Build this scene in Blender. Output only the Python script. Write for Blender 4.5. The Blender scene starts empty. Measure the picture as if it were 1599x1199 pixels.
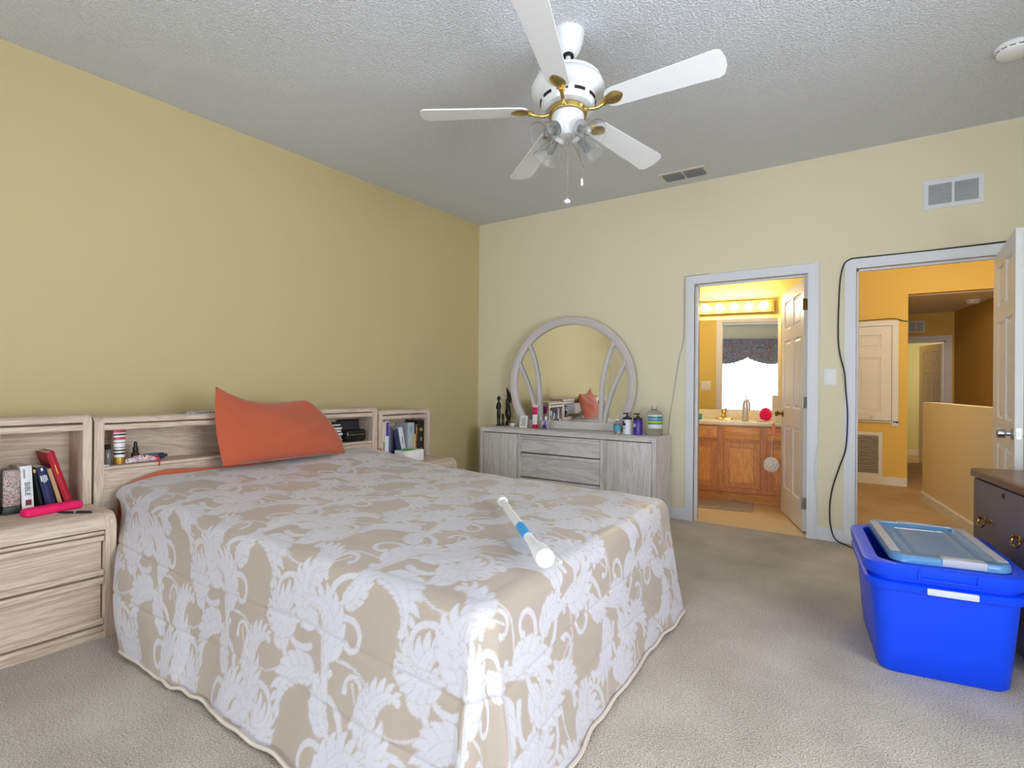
import bpy, bmesh, math, random
import numpy as np
from mathutils import Vector, Matrix

random.seed(7)
rng = np.random.default_rng(7)
scn = bpy.context.scene
COL = scn.collection
PI = math.pi
R = math.radians

# ------------------------------------------------------------------ camera
cam_d = bpy.data.cameras.new("camera")
cam = bpy.data.objects.new("camera", cam_d)
COL.objects.link(cam)
scn.camera = cam
YAW, PITCH, ROLL = 0.60748155, 0.00243266, 0.00828013
_f = Vector((-math.sin(YAW) * math.cos(PITCH), math.cos(YAW) * math.cos(PITCH), math.sin(PITCH)))
_r = Vector((math.cos(YAW), math.sin(YAW), 0))
_u = _r.cross(_f)
_r2 = math.cos(ROLL) * _r + math.sin(ROLL) * _u
_u2 = -math.sin(ROLL) * _r + math.cos(ROLL) * _u
cam.matrix_world = Matrix(((_r2.x, _u2.x, -_f.x, 3.795), (_r2.y, _u2.y, -_f.y, -4.805),
                           (_r2.z, _u2.z, -_f.z, 1.1527), (0, 0, 0, 1)))
cam_d.sensor_fit = 'HORIZONTAL'
cam_d.sensor_width = 36.0
cam_d.lens = 863.318 / 1599 * 36.0
cam_d.clip_start = 0.05

# ------------------------------------------------------------------ world, lights, exposure
scn.view_settings.view_transform = 'Standard'
scn.view_settings.look = 'None'
scn.view_settings.gamma = 1.0
scn.view_settings.use_curve_mapping = False
scn.view_settings.exposure = 0.33
world = bpy.data.worlds.new("sky")
scn.world = world
world.use_nodes = True
wb = world.node_tree.nodes["Background"]
wb.inputs[0].default_value = (0.86, 0.93, 1.0, 1)
wb.inputs[1].default_value = 1.6
scn.cycles.max_bounces = 10
scn.cycles.diffuse_bounces = 6
scn.cycles.glossy_bounces = 5
scn.cycles.transmission_bounces = 10
scn.cycles.transparent_max_bounces = 16
scn.cycles.caustics_reflective = False
scn.cycles.caustics_refractive = False
scn.cycles.sample_clamp_indirect = 6.0
scn.cycles.use_denoising = True


def area_light(name, loc, rot, sx, sy, power, color):
    l = bpy.data.lights.new(name, 'AREA')
    l.shape = 'RECTANGLE'
    l.size, l.size_y = sx, sy
    l.energy = power
    l.color = color
    o = bpy.data.objects.new(name, l)
    o.location = loc
    o.rotation_euler = rot
    COL.objects.link(o)
    return o


# daylight from outside the patio door and an added fill from the right (lights stand outdoors, behind the glass line)
area_light("daylight_patio_door", (3.0, -7.65, 1.20), (R(114), 0, 0), 3.6, 2.5, 235.0, (0.86, 0.93, 1.0))
area_light("fill_light_right", (5.45, -3.7, 1.35), (0, R(116), 0), 1.7, 1.8, 112.0, (0.88, 0.94, 1.0))  # added fill that evens out the brightness, its source is unseen

# ------------------------------------------------------------------ materials
def srgb(r, g, b):
    f = lambda c: (c / 12.92 if c <= 0.04045 else ((c + 0.055) / 1.055) ** 2.4)
    return (f(r / 255), f(g / 255), f(b / 255), 1)


def mat(name, col, rough=0.5, metal=0.0, spec=0.5, bump=None, trans=0.0, ior=1.45, emit=None, var=None,
        alpha=1.0, sheen=0.0, coat=0.0, subsurf=0.0):
    """bump = (scale, strength, distance); var = (scale, amount) mottling"""
    m = bpy.data.materials.new(name)
    m.use_nodes = True
    nt = m.node_tree
    b = nt.nodes["Principled BSDF"]
    b.inputs['Base Color'].default_value = col
    b.inputs['Roughness'].default_value = rough
    b.inputs['Metallic'].default_value = metal
    b.inputs['Specular IOR Level'].default_value = spec
    b.inputs['IOR'].default_value = ior
    b.inputs['Transmission Weight'].default_value = trans
    b.inputs['Alpha'].default_value = alpha
    b.inputs['Sheen Weight'].default_value = sheen
    b.inputs['Coat Weight'].default_value = coat
    if emit:
        b.inputs['Emission Color'].default_value = emit[0]
        b.inputs['Emission Strength'].default_value = emit[1]
    tc = None
    if bump or var:
        tc = nt.nodes.new('ShaderNodeTexCoord')
    if bump:
        n = nt.nodes.new('ShaderNodeTexNoise')
        n.inputs['Scale'].default_value = bump[0]
        n.inputs['Detail'].default_value = 4
        bp = nt.nodes.new('ShaderNodeBump')
        bp.inputs['Strength'].default_value = bump[1]
        bp.inputs['Distance'].default_value = bump[2]
        nt.links.new(tc.outputs['Object'], n.inputs['Vector'])
        nt.links.new(n.outputs['Fac'], bp.inputs['Height'])
        nt.links.new(bp.outputs['Normal'], b.inputs['Normal'])
    if var:
        n = nt.nodes.new('ShaderNodeTexNoise')
        n.inputs['Scale'].default_value = var[0]
        n.inputs['Detail'].default_value = 3
        hs = nt.nodes.new('ShaderNodeMix')
        hs.data_type = 'RGBA'
        c0 = tuple(min(1, c * (1 + var[1])) for c in col[:3]) + (1,)
        c1 = tuple(c * (1 - var[1]) for c in col[:3]) + (1,)
        hs.inputs[6].default_value = c0
        hs.inputs[7].default_value = c1
        nt.links.new(tc.outputs['Object'], n.inputs['Vector'])
        nt.links.new(n.outputs['Fac'], hs.inputs[0])
        nt.links.new(hs.outputs[2], b.inputs['Base Color'])
    return m


def wood(name, c1, c2, stretch=(1, 1, 1), scale=6.0, rough=0.5, spec=0.4, bump=0.05):
    """grain runs along the axis with the small stretch factor"""
    m = bpy.data.materials.new(name)
    m.use_nodes = True
    nt = m.node_tree
    b = nt.nodes["Principled BSDF"]
    b.inputs['Roughness'].default_value = rough
    b.inputs['Specular IOR Level'].default_value = spec
    tc = nt.nodes.new('ShaderNodeTexCoord')
    mp = nt.nodes.new('ShaderNodeMapping')
    mp.inputs['Scale'].default_value = stretch
    nt.links.new(tc.outputs['Object'], mp.inputs['Vector'])
    n1 = nt.nodes.new('ShaderNodeTexNoise')
    n1.inputs['Scale'].default_value = scale
    n1.inputs['Detail'].default_value = 5
    n1.inputs['Roughness'].default_value = 0.6
    n1.inputs['Distortion'].default_value = 0.6
    n2 = nt.nodes.new('ShaderNodeTexNoise')
    n2.inputs['Scale'].default_value = scale * 20
    n2.inputs['Detail'].default_value = 3
    nt.links.new(mp.outputs[0], n1.inputs['Vector'])
    nt.links.new(mp.outputs[0], n2.inputs['Vector'])
    # cathedral rings out of the low frequency noise
    mul = nt.nodes.new('ShaderNodeMath'); mul.operation = 'MULTIPLY'
    mul.inputs[1].default_value = 60.0
    nt.links.new(n1.outputs['Fac'], mul.inputs[0])
    sn = nt.nodes.new('ShaderNodeMath'); sn.operation = 'SINE'
    nt.links.new(mul.outputs[0], sn.inputs[0])
    ma = nt.nodes.new('ShaderNodeMath'); ma.operation = 'MULTIPLY_ADD'
    ma.inputs[1].default_value = 0.22
    ma.inputs[2].default_value = 0.5
    nt.links.new(sn.outputs[0], ma.inputs[0])
    ad = nt.nodes.new('ShaderNodeMath'); ad.operation = 'MULTIPLY_ADD'
    ad.inputs[1].default_value = 0.9
    nt.links.new(n2.outputs['Fac'], ad.inputs[0])
    sb = nt.nodes.new('ShaderNodeMath'); sb.operation = 'SUBTRACT'
    sb.inputs[1].default_value = 0.45
    nt.links.new(ma.outputs[0], sb.inputs[0])
    nt.links.new(sb.outputs[0], ad.inputs[2])
    cr = nt.nodes.new('ShaderNodeValToRGB')
    cr.color_ramp.elements[0].position = 0.15
    cr.color_ramp.elements[0].color = c2
    cr.color_ramp.elements[1].position = 0.8
    cr.color_ramp.elements[1].color = c1
    nt.links.new(ad.outputs[0], cr.inputs[0])
    nt.links.new(cr.outputs[0], b.inputs['Base Color'])
    bp = nt.nodes.new('ShaderNodeBump')
    bp.inputs['Strength'].default_value = bump
    bp.inputs['Distance'].default_value = 0.002
    nt.links.new(ad.outputs[0], bp.inputs['Height'])
    nt.links.new(bp.outputs[0], b.inputs['Normal'])
    return m


def stripes(name, bands, z0, z1, rough=0.4, trans=0.0):
    """horizontal colour bands of a printed label: bands = [(from, colour)...], 0 at z0 and 1 at z1 (object space)"""
    m = bpy.data.materials.new(name)
    m.use_nodes = True
    nt = m.node_tree
    b = nt.nodes["Principled BSDF"]
    b.inputs['Roughness'].default_value = rough
    b.inputs['Transmission Weight'].default_value = trans
    tc = nt.nodes.new('ShaderNodeTexCoord')
    sp = nt.nodes.new('ShaderNodeSeparateXYZ')
    mr = nt.nodes.new('ShaderNodeMapRange')
    mr.inputs[1].default_value = z0
    mr.inputs[2].default_value = z1
    cr = nt.nodes.new('ShaderNodeValToRGB')
    cr.color_ramp.interpolation = 'CONSTANT'
    els = cr.color_ramp.elements
    els[0].position, els[0].color = bands[0]
    els[1].position, els[1].color = bands[1]
    for p_, c_ in bands[2:]:
        e = els.new(p_)
        e.color = c_
    nt.links.new(tc.outputs['Object'], sp.inputs[0])
    nt.links.new(sp.outputs[2], mr.inputs[0])
    nt.links.new(mr.outputs[0], cr.inputs[0])
    nt.links.new(cr.outputs[0], b.inputs['Base Color'])
    return m


def voro(name, cols, scale, rough=0.6, stretch=(1, 1, 1)):
    """patchwork print of several colours"""
    m = bpy.data.materials.new(name)
    m.use_nodes = True
    nt = m.node_tree
    b = nt.nodes["Principled BSDF"]
    b.inputs['Roughness'].default_value = rough
    tc = nt.nodes.new('ShaderNodeTexCoord')
    mp = nt.nodes.new('ShaderNodeMapping')
    mp.inputs['Scale'].default_value = stretch
    v = nt.nodes.new('ShaderNodeTexNoise')
    v.inputs['Scale'].default_value = scale
    v.inputs['Detail'].default_value = 2
    v.inputs['Distortion'].default_value = 1.5
    cr = nt.nodes.new('ShaderNodeValToRGB')
    cr.color_ramp.interpolation = 'CONSTANT'
    els = cr.color_ramp.elements
    n = len(cols)
    els[0].position, els[0].color = 0.0, cols[0]
    els[1].position, els[1].color = 0.34 + 0.32 / n, cols[1]
    for i in range(2, n):
        e = els.new(0.34 + 0.32 * i / n)
        e.color = cols[i]
    nt.links.new(tc.outputs['Object'], mp.inputs[0])
    nt.links.new(mp.outputs[0], v.inputs['Vector'])
    nt.links.new(v.outputs['Fac'], cr.inputs[0])
    nt.links.new(cr.outputs[0], b.inputs['Base Color'])
    return m


def popcorn():
    m = bpy.data.materials.new("popcorn_ceiling")
    m.use_nodes = True
    nt = m.node_tree
    b = nt.nodes["Principled BSDF"]
    b.inputs['Base Color'].default_value = srgb(236, 238, 245)
    b.inputs['Roughness'].default_value = 0.9
    b.inputs['Specular IOR Level'].default_value = 0.1
    tc = nt.nodes.new('ShaderNodeTexCoord')
    n = nt.nodes.new('ShaderNodeTexNoise')
    n.inputs['Scale'].default_value = 88
    n.inputs['Detail'].default_value = 3
    n.inputs['Roughness'].default_value = 0.55
    cr = nt.nodes.new('ShaderNodeValToRGB')
    cr.color_ramp.elements[0].position = 0.42
    cr.color_ramp.elements[1].position = 0.66
    bp = nt.nodes.new('ShaderNodeBump')
    bp.inputs['Strength'].default_value = 0.9
    bp.inputs['Distance'].default_value = 0.008
    nt.links.new(tc.outputs['Object'], n.inputs['Vector'])
    nt.links.new(n.outputs['Fac'], cr.inputs[0])
    nt.links.new(cr.outputs[0], bp.inputs['Height'])
    nt.links.new(bp.outputs[0], b.inputs['Normal'])
    return m


def carpet(name, c0, c1):
    m = bpy.data.materials.new(name)
    m.use_nodes = True
    nt = m.node_tree
    b = nt.nodes["Principled BSDF"]
    b.inputs['Roughness'].default_value = 0.95
    b.inputs['Specular IOR Level'].default_value = 0.1
    b.inputs['Sheen Weight'].default_value = 0.15
    tc = nt.nodes.new('ShaderNodeTexCoord')
    big = nt.nodes.new('ShaderNodeTexNoise'); big.inputs['Scale'].default_value = 2.6; big.inputs['Detail'].default_value = 5
    tuft = nt.nodes.new('ShaderNodeTexNoise'); tuft.inputs['Scale'].default_value = 160; tuft.inputs['Detail'].default_value = 3
    nt.links.new(tc.outputs['Object'], big.inputs['Vector'])
    nt.links.new(tc.outputs['Object'], tuft.inputs['Vector'])
    ad = nt.nodes.new('ShaderNodeMath'); ad.operation = 'MULTIPLY_ADD'; ad.inputs[1].default_value = 1.7
    nt.links.new(tuft.outputs['Fac'], ad.inputs[0])
    m2 = nt.nodes.new('ShaderNodeMath'); m2.operation = 'MULTIPLY_ADD'; m2.inputs[1].default_value = 0.8; m2.inputs[2].default_value = -0.755
    nt.links.new(big.outputs['Fac'], m2.inputs[0])
    nt.links.new(m2.outputs[0], ad.inputs[2])
    cr = nt.nodes.new('ShaderNodeValToRGB')
    cr.color_ramp.elements[0].position = 0.2; cr.color_ramp.elements[0].color = c1
    cr.color_ramp.elements[1].position = 0.75; cr.color_ramp.elements[1].color = c0
    nt.links.new(ad.outputs[0], cr.inputs[0])
    nt.links.new(cr.outputs[0], b.inputs['Base Color'])
    bp = nt.nodes.new('ShaderNodeBump'); bp.inputs['Strength'].default_value = 1.0; bp.inputs['Distance'].default_value = 0.011
    nt.links.new(tuft.outputs['Fac'], bp.inputs['Height'])
    nt.links.new(bp.outputs[0], b.inputs['Normal'])
    return m


def damask():
    m = bpy.data.materials.new("damask_satin")
    m.use_nodes = True
    nt = m.node_tree
    b = nt.nodes["Principled BSDF"]
    at = nt.nodes.new('ShaderNodeAttribute'); at.attribute_name = 'weave'
    mx = nt.nodes.new('ShaderNodeMix'); mx.data_type = 'RGBA'
    mx.inputs[6].default_value = srgb(172, 159, 148)
    mx.inputs[7].default_value = srgb(197, 195, 203)
    nt.links.new(at.outputs['Fac'], mx.inputs[0])
    nt.links.new(mx.outputs[2], b.inputs['Base Color'])
    mr = nt.nodes.new('ShaderNodeMapRange')
    mr.inputs[3].default_value = 0.36
    mr.inputs[4].default_value = 0.55
    nt.links.new(at.outputs['Fac'], mr.inputs[0])
    nt.links.new(mr.outputs[0], b.inputs['Roughness'])
    b.inputs['Specular IOR Level'].default_value = 0.55
    b.inputs['Sheen Weight'].default_value = 0.25
    b.inputs['Sheen Roughness'].default_value = 0.4
    bp = nt.nodes.new('ShaderNodeBump'); bp.inputs['Strength'].default_value = 0.25; bp.inputs['Distance'].default_value = 0.003
    nt.links.new(at.outputs['Fac'], bp.inputs['Height'])
    nt.links.new(bp.outputs[0], b.inputs['Normal'])
    return m


def emission(name, col, s):
    m = bpy.data.materials.new(name)
    m.use_nodes = True
    nt = m.node_tree
    nt.nodes.clear()
    e = nt.nodes.new('ShaderNodeEmission')
    e.inputs[0].default_value = col
    e.inputs[1].default_value = s
    o = nt.nodes.new('ShaderNodeOutputMaterial')
    nt.links.new(e.outputs[0], o.inputs[0])
    return m


M = {}
M['wall'] = mat("yellow_wall_paint", srgb(205, 190, 146), 0.85, spec=0.15, bump=(55, 0.12, 0.004), var=(1.3, 0.02))
M['wall_back'] = mat("pale_yellow_wall_paint", srgb(228, 222, 194), 0.85, spec=0.15, bump=(55, 0.12, 0.004), var=(1.3, 0.02))
M['wall_hall'] = mat("golden_wall_paint", srgb(228, 194, 112), 0.85, spec=0.15, bump=(55, 0.1, 0.004))
M['wall_bath'] = mat("bath_yellow_paint", srgb(226, 202, 118), 0.75, spec=0.2, bump=(55, 0.1, 0.004))
M['ceil'] = popcorn()
M['ceil_plain'] = mat("flat_ceiling_paint", srgb(225, 222, 215), 0.9, spec=0.1, bump=(80, 0.3, 0.005))
M['carpet'] = carpet("carpet_beige", srgb(216, 207, 195), srgb(164, 154, 141))
M['vinyl'] = mat("bath_vinyl", srgb(222, 198, 152), 0.4, var=(8, 0.05))
M['trim'] = mat("white_trim_paint", srgb(226, 228, 234), 0.4, spec=0.4)
M['door'] = mat("white_door_paint", srgb(226, 226, 228), 0.35, spec=0.45)
OAK1, OAK2 = srgb(213, 196, 179), srgb(181, 160, 143)
M['oakY'] = wood("whitewashed_oak_across", OAK1, OAK2, (1.2, 0.10, 1.2), 7.0)
M['oakX'] = wood("whitewashed_oak_deep", OAK1, OAK2, (0.10, 1.2, 1.2), 7.0)
M['oakZ'] = wood("whitewashed_oak_upright", OAK1, OAK2, (1.2, 1.2, 0.10), 7.0)
GO1, GO2 = srgb(226, 223, 224), srgb(194, 189, 190)  # same oak as the nightstands, its cooler light put into the colour
M['gX'] = wood("cool_light_oak_across", GO1, GO2, (0.10, 1.2, 1.2), 7.0)
M['gZ'] = wood("cool_light_oak_upright", GO1, GO2, (1.2, 1.2, 0.10), 7.0)
M['gframe'] = mat("grey_lacquered_oak", srgb(205, 199, 197), 0.45, var=(12, 0.04))
HO1, HO2 = srgb(232, 168, 92), srgb(206, 134, 64)
M['honeyX'] = wood("honey_oak_across", HO1, HO2, (0.12, 1.0, 1.0), 9.0, rough=0.4)
M['honeyZ'] = wood("honey_oak_upright", HO1, HO2, (1.0, 1.0, 0.12), 9.0, rough=0.4)
M['honeyF'] = wood("honey_oak_frame", srgb(214, 146, 88), srgb(184, 116, 66), (1.0, 1.0, 0.12), 9.0, rough=0.4)
M['fanwhite'] = mat("fan_white_enamel", srgb(232, 232, 234), 0.35)
M['blade'] = mat("fan_blade_white", srgb(228, 228, 230), 0.45)
M['brass'] = mat("polished_brass", srgb(222, 196, 124), 0.2, metal=1.0)
M['abrass'] = mat("antique_brass", srgb(150, 120, 70), 0.3, metal=1.0)
M['chrome'] = mat("brushed_nickel", srgb(190, 190, 192), 0.25, metal=1.0)
M['glass'] = mat("clear_glass", (1, 1, 1, 1), 0.03, trans=1.0, ior=1.45)
M['ribbed'] = mat("ribbed_shade_glass", (0.97, 0.98, 0.98, 1), 0.10, trans=0.93, ior=1.22, bump=(70, 0.15, 0.002))
M['mirror'] = mat("mirror_silver", (0.93, 0.94, 0.94, 1), 0.01, metal=1.0)
M['black'] = mat("black_plastic", srgb(22, 22, 24), 0.4)
M['blackwood'] = mat("black_carved_wood", srgb(22, 20, 18), 0.35)
M['dark'] = mat("dark_gap", srgb(40, 32, 28), 0.9)
M['blue'] = mat("blue_plastic", srgb(4, 66, 226), 0.36, spec=0.45)
M['lid'] = mat("translucent_blue_lid", srgb(92, 146, 196), 0.28, trans=0.2, spec=0.5)
M['white'] = mat("white_plastic", srgb(236, 236, 238), 0.4)
M['offwhite'] = mat("offwhite_plastic", srgb(222, 216, 205), 0.5)
M['bronze'] = mat("dark_bronze_enamel", srgb(104, 94, 104), 0.42, spec=0.4)
M['chesttop'] = mat("dark_walnut_top", srgb(104, 74, 58), 0.3, spec=0.5, var=(14, 0.12))
M['orange'] = mat("orange_cotton", srgb(182, 90, 62), 0.85, spec=0.2, sheen=0.3, bump=(160, 0.12, 0.002))
M['damask'] = damask()
M['counter'] = mat("cream_cultured_marble", srgb(238, 226, 200), 0.25, var=(5, 0.03))
M['pink'] = mat("hot_pink_terry", srgb(245, 30, 110), 0.8, bump=(180, 0.5, 0.004))
M['rug'] = mat("tan_bath_mat", srgb(176, 160, 142), 0.95, bump=(90, 0.6, 0.006), var=(10, 0.12))
M['paper'] = mat("book_pages", srgb(225, 215, 195), 0.9, bump=(300, 0.3, 0.001))
M['bulb'] = emission("lit_bulb", (1.0, 0.89, 0.68, 1), 95.0)
M['purple'] = mat("purple_liquid", srgb(70, 45, 150), 0.25)
M['gold'] = mat("gold_print", srgb(200, 165, 90), 0.35, metal=0.7)


# ------------------------------------------------------------------ mesh helpers
class MB:
    """collects shapes given in world coordinates (minus off) and links them as ONE mesh"""

    def __init__(self, off=(0, 0, 0)):
        self.bm = bmesh.new()
        self.off = Vector(off)
        self.mats = []
        self.cur = 0

    def _v(self, p):
        return self.bm.verts.new(Vector(p) - self.off)

    def box(self, lo, hi, r=0.0, seg=2):
        lo = Vector(lo); hi = Vector(hi)
        vs = [self._v((x, y, z)) for x in (lo.x, hi.x) for y in (lo.y, hi.y) for z in (lo.z, hi.z)]
        F = [(0, 1, 3, 2), (4, 6, 7, 5), (0, 4, 5, 1), (2, 3, 7, 6), (0, 2, 6, 4), (1, 5, 7, 3)]
        fs = [self.bm.faces.new([vs[i] for i in f]) for f in F]
        for f in fs:
            f.material_index = self.cur
        if r > 0:
            es = set()
            for f in fs:
                es.update(f.edges)
            bmesh.ops.bevel(self.bm, geom=list(es), offset=r, segments=seg, profile=0.5, affect='EDGES')
        return self

    def quad(self, pts):
        f = self.bm.faces.new([self._v(p) for p in pts])
        f.material_index = self.cur
        return self

    def prism(self, pts2, axis, a0, a1):
        """2-D outline extruded along an axis: axis 0 -> (y,z), 1 -> (x,z), 2 -> (x,y)"""
        def p3(p, a):
            return {0: (a, p[0], p[1]), 1: (p[0], a, p[1]), 2: (p[0], p[1], a)}[axis]
        A = [self._v(p3(p, a0)) for p in pts2]
        B = [self._v(p3(p, a1)) for p in pts2]
        n = len(A)
        fs = [self.bm.faces.new(A), self.bm.faces.new(B[::-1])]
        for i in range(n):
            fs.append(self.bm.faces.new((A[i], B[i], B[(i + 1) % n], A[(i + 1) % n])))
        for f in fs:
            f.material_index = self.cur
        return self

    def loft(self, rings, cap=True, closed=True):
        V = [[self._v(p) for p in r_] for r_ in rings]
        n = len(V[0])
        for a, b in zip(V[:-1], V[1:]):
            for i in range(n if closed else n - 1):
                f = self.bm.faces.new((a[i], a[(i + 1) % n], b[(i + 1) % n], b[i]))
                f.material_index = self.cur
        if cap and closed:
            for r_, s in ((V[0], -1), (V[-1], 1)):
                f = self.bm.faces.new(r_[::s])
                f.material_index = self.cur
        return self

    def lathe(self, prof, c=(0, 0, 0), axis=(0, 0, 1), n=32, cap=True):
        """prof = [(radius, height)...] turned about the axis through c"""
        ax = Vector(axis).normalized()
        e1 = ax.orthogonal().normalized()
        e2 = ax.cross(e1)
        c = Vector(c)
        rings = []
        for r_, h in prof:
            r_ = max(r_, 1e-4)
            rings.append([c + ax * h + r_ * (math.cos(2 * PI * i / n) * e1 + math.sin(2 * PI * i / n) * e2) for i in range(n)])
        return self.loft(rings, cap)

    def cyl(self, p0, p1, r0, r1=None, n=20):
        p0 = Vector(p0); p1 = Vector(p1)
        d = p1 - p0
        return self.lathe([(r0, 0), (r1 if r1 is not None else r0, d.length)], p0, d, n)

    def tube(self, pts, r, n=8, radii=None):
        pts = [Vector(p) for p in pts]
        rings = []
        prev = None
        for i, p in enumerate(pts):
            t = (pts[min(i + 1, len(pts) - 1)] - pts[max(i - 1, 0)]).normalized()
            e1 = (prev - t * prev.dot(t)) if prev is not None else t.orthogonal()
            if e1.length < 1e-6:
                e1 = t.orthogonal()
            e1.normalize()
            prev = e1
            e2 = t.cross(e1)
            rr = radii[i] if radii else r
            rings.append([p + rr * (math.cos(2 * PI * k / n) * e1 + math.sin(2 * PI * k / n) * e2) for k in range(n)])
        return self.loft(rings)

    def sphere(self, c, r, sx=1, sy=1, sz=1, n=20):
        prof = []
        k = n // 2
        rings = []
        for i in range(k + 1):
            a = -PI / 2 + PI * i / k
            rr = max(math.cos(a), 0.002) * r
            rings.append([(c[0] + sx * rr * math.cos(2 * PI * j / n), c[1] + sy * rr * math.sin(2 * PI * j / n), c[2] + sz * r * math.sin(a)) for j in range(n)])
        return self.loft(rings)

    def grid(self, P):
        """P[i][j] points"""
        V = [[self._v(p) for p in row] for row in P]
        for i in range(len(V) - 1):
            for j in range(len(V[0]) - 1):
                f = self.bm.faces.new((V[i][j], V[i + 1][j], V[i + 1][j + 1], V[i][j + 1]))
                f.material_index = self.cur
        return self

    def build(self, name, m, parent=None, loc=None, smooth=True, angle=35):
        me = bpy.data.meshes.new(name)
        bmesh.ops.recalc_face_normals(self.bm, faces=self.bm.faces[:])
        self.bm.to_mesh(me)
        self.bm.free()
        for mm in (m if isinstance(m, (list, tuple)) else [m]):
            me.materials.append(mm)
        o = bpy.data.objects.new(name, me)
        COL.objects.link(o)
        if smooth:
            me.polygons.foreach_set('use_smooth', [True] * len(me.polygons))
            try:
                me.set_sharp_from_angle(angle=R(angle))
            except Exception:
                pass
        if parent is not None:
            o.parent = parent
        o.location = loc if loc is not None else ((0, 0, 0) if parent is not None else tuple(self.off))
        return o


def spline(pts, n=12):
    """Catmull-Rom through the points"""
    P = [Vector(p) for p in pts]
    P = [P[0] * 2 - P[1]] + P + [P[-1] * 2 - P[-2]]
    out = []
    for i in range(1, len(P) - 2):
        for k in range(n):
            t = k / n
            a, b, c, d = P[i - 1], P[i], P[i + 1], P[i + 2]
            out.append(0.5 * ((2 * b) + (c - a) * t + (2 * a - 5 * b + 4 * c - d) * t * t + (3 * b - a - 3 * c + d) * t ** 3))
    out.append(P[-2])
    return out


def tag(o, label, cat, group=None):
    o['label'] = label
    o['category'] = cat
    if group:
        o['group'] = group
    return o


def thing(name, loc, label, cat, rz=0.0, group=None):
    o = bpy.data.objects.new(name, None)
    o.empty_display_size = 0.1
    COL.objects.link(o)
    o.location = loc
    o.rotation_euler = (0, 0, rz)
    return tag(o, label, cat, group)


def struct(o, label=None):
    o['kind'] = 'structure'
    if label:
        o['label'] = label
    return o


def copy_tree(o, parent=None):
    c = o.copy()
    COL.objects.link(c)
    if parent is not None:
        c.parent = parent
    for ch in list(o.children):
        copy_tree(ch, c)
    return c


def arc2(cx, cz, r, a0, a1, n=8):
    return [(cx + r * math.cos(a0 + (a1 - a0) * i / n), cz + r * math.sin(a0 + (a1 - a0) * i / n)) for i in range(n + 1)]

# ================================================================== THE ROOM
H = 2.915
o = MB((2.5, -2.8, 0)).box((-0.12, -7.32, -0.12), (5.12, 0.0, 0.0)).build("floor", M['carpet'])
struct(o)
o = MB((2.5, -2.8, H)).box((-0.12, -7.32, H), (5.12, 0.12, H + 0.1)).build("ceiling", M['ceil'])
struct(o)
o = MB((0, -2.8, 0)).box((-0.12, -7.32, 0), (0, 0.12, H)).build("wall_left", M['wall'])
struct(o)
b = MB((5.0, -2.8, 0))
RY0, RY1, RZ0, RZ1 = -4.6, -2.8, 0.6, 2.2
b.box((5.0, -7.32, 0), (5.12, RY0, H)).box((5.0, RY1, 0), (5.12, 0.0, H)).box((5.0, RY0, 0), (5.12, RY1, RZ0)).box((5.0, RY0, RZ1), (5.12, RY1, H))
o = b.build("wall_right", M['wall_back'], smooth=False)
struct(o)

BX0, BX1 = 2.367, 3.232          # bath doorway
HX0, HX1 = 3.548, 4.332          # hall doorway
DT = 2.035
b = MB((2.5, 0, 0))
for x0, x1, z0 in ((0.0, BX0 - 0.02, 0), (BX0 - 0.02, BX1 + 0.02, DT + 0.02), (BX1 + 0.02, HX0 - 0.02, 0),
                   (HX0 - 0.02, HX1 + 0.02, DT + 0.02), (HX1 + 0.02, 5.12, 0)):
    b.box((x0, 0, z0), (x1, 0.12, H))
o = b.build("wall_back", [M['wall_back'], M['wall_bath']], smooth=False)
for p in o.data.polygons:
    if p.normal.y > 0.9:
        p.material_index = 1
struct(o)

# rear wall with a patio door (behind the camera, seen in the bathroom mirror)
b = MB((2.5, -7.2, 0))
PX0, PX1, PZ1 = 1.55, 4.70, 2.32
b.box((0, -7.32, 0), (PX0, -7.2, H)).box((PX0, -7.32, PZ1), (PX1, -7.2, H)).box((PX1, -7.32, 0), (5.0, -7.2, H))
o = b.build("wall_rear", M['wall_back'], smooth=False)
struct(o)
M['pane'] = mat("window_pane", (0.9, 0.95, 0.95, 1), 0.02, alpha=0.07)


def window(name, x0, x1, z0, z1, nx, nz):
    w = struct(bpy.data.objects.new(name, None), "white framed glazed opening in the rear wall")
    COL.objects.link(w)
    w.location = ((x0 + x1) / 2, -7.26, z0)
    f = MB(w.location)
    t = 0.05
    for a, c in (((x0, z0), (x0 + t, z1)), ((x1 - t, z0), (x1, z1)), ((x0, z0), (x1, z0 + t)), ((x0, z1 - t), (x1, z1))):
        f.box((a[0], -7.30, a[1]), (c[0], -7.22, c[1]))
    for i in range(1, nx):
        x = x0 + (x1 - x0) * i / nx
        f.box((x - 0.035, -7.29, z0), (x + 0.035, -7.23, z1))
    for i in range(1, nz):
        z = z0 + (z1 - z0) * i / nz
        f.box((x0, -7.28, z - 0.012), (x1, -7.25, z + 0.012))
    struct(f.build("window_frame", M['trim'], w))
    struct(MB(w.location).box((x0 + .02, -7.268, z0 + .02), (x1 - .02, -7.264, z1 - .02)).build("window_pane", M['pane'], w))
    return w


window("window_1", PX0, PX1, 0.0, PZ1, 3, 5)

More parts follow.
